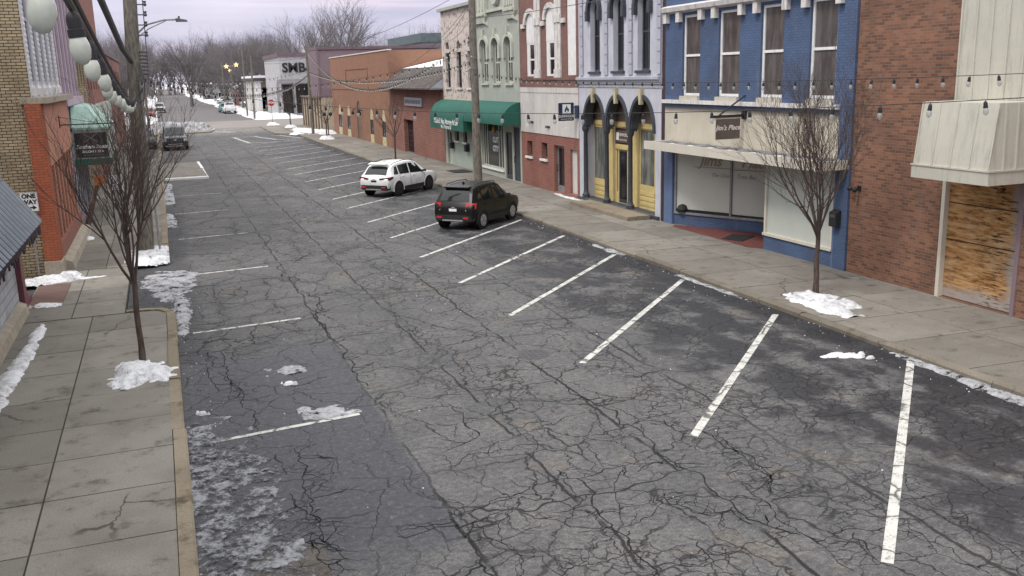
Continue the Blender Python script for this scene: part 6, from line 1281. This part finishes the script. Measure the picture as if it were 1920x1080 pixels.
        m = MB(); m.prism([(e+.0,-.09,.875*kz),(e+.0,-.02,.895*kz),(e+.0,.02,.895*kz),(e+.0,.09,.875*kz),(e+.0,.02,.86*kz),(e+.0,-.02,.86*kz)], (.06,0,0)); m.build('badge', M['rim'], o, local=True)
        m = MB(); m.hexa([(X(.40),-hw*.62,1.575*kz),(X(.30),-hw*.60,1.555*kz),(X(.30),hw*.60,1.555*kz),(X(.40),hw*.62,1.575*kz),(X(.62),-hw*.64,1.645*kz),(X(.30),-hw*.60,1.60*kz),(X(.30),hw*.60,1.60*kz),(X(.62),hw*.64,1.645*kz)]); m.build('roof_spoiler', paint, o, local=True, bevel=.012)
        m = MB(); m.tube([(e+.2,.0,1.10*kz),(e+.19,.26,1.08*kz)], .012, 5); m.build('wiper', M['plastic'], o, local=True)
        if detail:
            m = MB(); m.hexa([(X(.9)-.02,-.03,1.65*kz),(X(.9)+.1,-.03,1.655*kz),(X(.9)+.1,.03,1.655*kz),(X(.9)-.02,.03,1.65*kz),(X(.9)-.05,-.01,1.75*kz),(X(.9),-.01,1.75*kz),(X(.9),.01,1.75*kz),(X(.9)-.05,.01,1.75*kz)]); m.build('fin_antenna', paint, o, local=True)
    for side in (1,-1):
        mx_ = X(2.78) if not pick else X(3.95); m = MB(); m.hexa([(mx_-.05,side*(hw*.93),1.0*kz),(mx_+.09,side*(hw*.93),1.0*kz),(mx_+.07,side*(hw+.17),1.02*kz),(mx_-.05,side*(hw+.18),1.02*kz),(mx_-.05,side*(hw*.93),1.10*kz),(mx_+.06,side*(hw*.93),1.10*kz),(mx_+.05,side*(hw+.16),1.13*kz),(mx_-.05,side*(hw+.17),1.13*kz)]); m.build('mirror', M['plastic'] if clad else paint, o, local=True, bevel=.015)
        if detail and not pick:
            for xs in (.92,1.77,2.93):
                m = MB(); h = sec(at(X(xs))); pl = [Vector((h[k][0], h[k][1]*side, h[k][2])) for k in (2,3,4,5)]
                for p_, q_ in zip(pl, pl[1:]): m.hexa([p_+Vector((-.007,-side*.01,0)), p_+Vector((.007,-side*.01,0)), p_+Vector((.007,side*.004,0)), p_+Vector((-.007,side*.004,0)), q_+Vector((-.007,-side*.01,0)), q_+Vector((.007,-side*.01,0)), q_+Vector((.007,side*.004,0)), q_+Vector((-.007,side*.004,0))])
                m.build('door_seam', M['tyre'], o, local=True)
            for xs in (1.05,1.92): m = MB(); h = sec(at(X(xs))); m.box(X(xs),X(xs)+.19,side*(h[4][1]-.02),side*(h[4][1]+.035),h[4][2]-.03,h[4][2]+.0); m.build('door_handle', paint, o, local=True)
        if rails:
            m = MB(); pts = [(X(xv), side*(at(X(xv))[5]-.06), at(X(xv))[4]+dz) for xv, dz in ((.62,.0),(.72,.045),(1.5,.05),(2.2,.045),(2.38,.0))]; m.tube(pts, .016, 6); m.build('roof_rail', M['plastic'], o, local=True)
    f = S[-1][0]
    if not pick:
        for side in (1,-1): m = MB(); m.hexa([(f-.28,side*hw*.97,.70*kz),(f-.08,side*hw*.80,.68*kz),(f-.02,side*hw*.5,.68*kz),(f-.3,side*hw*.5,.7*kz),(f-.42,side*hw*.95,.82*kz),(f-.2,side*hw*.83,.80*kz),(f-.1,side*hw*.5,.76*kz),(f-.3,side*hw*.5,.8*kz)]); m.build('headlamp', M['clear_lamp'], o, local=True)
        m = MB(); m.box(f-.1,f+.015,-hw*.5,hw*.5,.42*kz,.60*kz); m.build('grille', M['plastic'], o, local=True)
    else:
        m = MB(); m.box(f-.1,f+.03,-hw*.62,hw*.62,.70*kz,.98*kz); g_ = m.build('grille', M['black'], o, local=True)
        m = MB()
        for z in (.76,.86,.95): m.box(f+.03,f+.05,-hw*.6,hw*.6,z*kz-.03,z*kz+.02)
        m.build('grille_bar', M['darkgrey'], g_, local=True)
        m = MB(); m.prism([(f+.052,.14*math.cos(a*.5236),.86*kz+.07*math.sin(a*.5236)) for a in range(12)], (.012,0,0)); m.build('badge', M['chrome'], o, local=True)
        for side in (1,-1): m = MB(); m.box(f-.25,f+.02,side*hw*.65,side*hw*.97,.72*kz,.95*kz); m.build('headlamp', M['clear_lamp'], o, local=True, bevel=.02)
        m = MB(); m.box(f-.2,f+.12,-hw*.97,hw*.97,.42*kz,.64*kz); m.build('front_bumper', M['black' if group else 'chrome'], o, local=True, bevel=.03)
        m = MB(); m.box(f+.121,f+.135,-hw*.55,hw*.55,.50*kz,.55*kz); m.build('bumper_strip', M['rim'], o, local=True)
        m = MB(); m.box(e-.12,e+.1,-hw*.95,hw*.95,.45*kz,.6*kz); m.build('rear_bumper', M['chrome'], o, local=True)
        for side in (1,-1): m = MB(); m.box(e-.02,e+.1,side*hw*.80,side*hw*.95,.68*kz,1.0*kz); m.build('tail_lamp', M['red_lamp'], o, local=True)
        m = MB(); m.box(X(.12),X(1.9),-hw*.8,hw*.8,1.04*kz,1.105*kz); m.build('bed_cover', M['black'], o, local=True)
    return o
pb = carpaint('black_car_paint', (.006,.006,.007), .35, .03, .0, .28); pw = carpaint('white_car_paint', (.72,.73,.75), .3, .22); pn = carpaint('dark_navy_paint', (.018,.022,.032), .25, .12); ps_ = carpaint('silver_car_paint', (.42,.44,.46), .35, .15); prd = carpaint('red_car_paint', (.22,.04,.04), .35, .15); pt = carpaint('teal_car_paint', (.06,.2,.21), .3, .1)
car('small black hatchback with red tail lamps parked nose to the right kerb', (10.97,33.22,0), R(43.5), 4.02, 1.68, 1.58, pb, 'rim', SUV, rails=True, lamps='red_lamp', wheel=(.76,2.41,.318))
car('white sport utility car with snow on its roof parked nose to kerb', (10.66,44.25,0), R(41.5), 4.36, 1.73, 1.57, pw, 'rim_dark', SUV2, rails=True, lamps='dark_lamp', wheel=(.76,2.56,.34), plate='plastic', arch='paint')
m = MB(); rt = random.Random(3)
car('dark pickup truck facing the camera at the left kerb', (1.05,85.0,0), R(-90), 5.6, 2.0, 1.9, pn, 'rim', PICK, 'pickup truck', 'parked_pickup', False, False, group='pickups parked along the far kerbs', wheel=(1.15,3.6,.40), pick=True, detail=False)
far = [('silver pickup facing the camera at the far left kerb',(.3,192,0),-90,ps_,True),('red car half hidden by the left pole at the far left kerb',(-1.4,165,0),-90,prd,False),('white pickup parked with its back to the camera at the far right kerb',(11.7,172.6,0),90,pw,True),('teal car parked just beyond the white pickup',(11.3,180.5,0),90,pt,False),
       ('white pickup standing in the snowy side lot by the white columns',(19.5,213,0),170,pw,True),('grey van parked in the snowy lot beyond the teal car',(15.5,236,0),150,ps_,False),('white car parked deeper in the snowy lot',(16.5,262,0),160,pw,False),('dark car parked near the end of the road',(14.5,300,0),100,pn,False)]
for l, lo, a, p_, pk_ in far:
    if pk_: car(l, lo, R(a), 5.5, 2.0, 1.85, p_, 'rim', PICK, 'pickup truck', 'parked_pickup', False, False, group='pickups parked along the far kerbs', wheel=(1.15,3.55,.39), pick=True, detail=False)
    else: car(l, lo, R(a), 4.6, 1.85, 1.6, p_, 'rim', SUV, 'car', 'parked_car', False, False, group='cars parked far down the street', wheel=(.80,2.7,.34), detail=False)
m = MB(); m.box(-2.6, -.3, 73.5, 94, 0, .108); struct('parking_bay', m, M['asphalt'])
car('dark parked car with a snow dusted roof between pole and dark pickup', (-1.35,85.6,.108), R(-90), 4.6, 1.85, 1.6, carpaint('dark_grey_paint', (.05,.05,.055), .35, .2), 'rim', SUV, 'car', 'parked_car', False, False, group='cars parked far down the street', wheel=(.80,2.7,.34), detail=False)
m = MB(); rg = random.Random(77)                      # loose grit and crumbs of ice along the gutters
for i in range(900):
    u = rg.random()
    if u < .45: x, y = 12.84-abs(rg.gauss(0,.35)), rg.uniform(8,34)
    elif u < .75: x, y = -.06+abs(rg.gauss(0,.4)), rg.uniform(9,30)
    else: x, y = rg.uniform(.3,12.4), rg.uniform(9,28)
    s_ = rg.uniform(.005,.017); a = rg.uniform(0,6.28); c, q = math.cos(a)*s_, math.sin(a)*s_
    m.hexa([(x-c,y-q,.0),(x+q,y-c,.0),(x+c,y+q,.0),(x-q,y+c,.0),(x-c*.5,y-q*.5,s_*.9),(x+q*.6,y-c*.6,s_*.8),(x+c*.5,y+q*.5,s_),(x-q*.6,y+c*.6,s_*.7)])
gm = NT('grit'); gm = gm.out(gm.mix(gm.rng(gm.n('ShaderNodeNewGeometry').outputs['Random Per Island'], .72, .76), (.07,.065,.06), (.6,.6,.63)), .8)
tag(m.build('road_grit', gm, None, fix=False), 'loose grit and crumbs of ice strewn along the gutters', 'grit', kind='stuff')
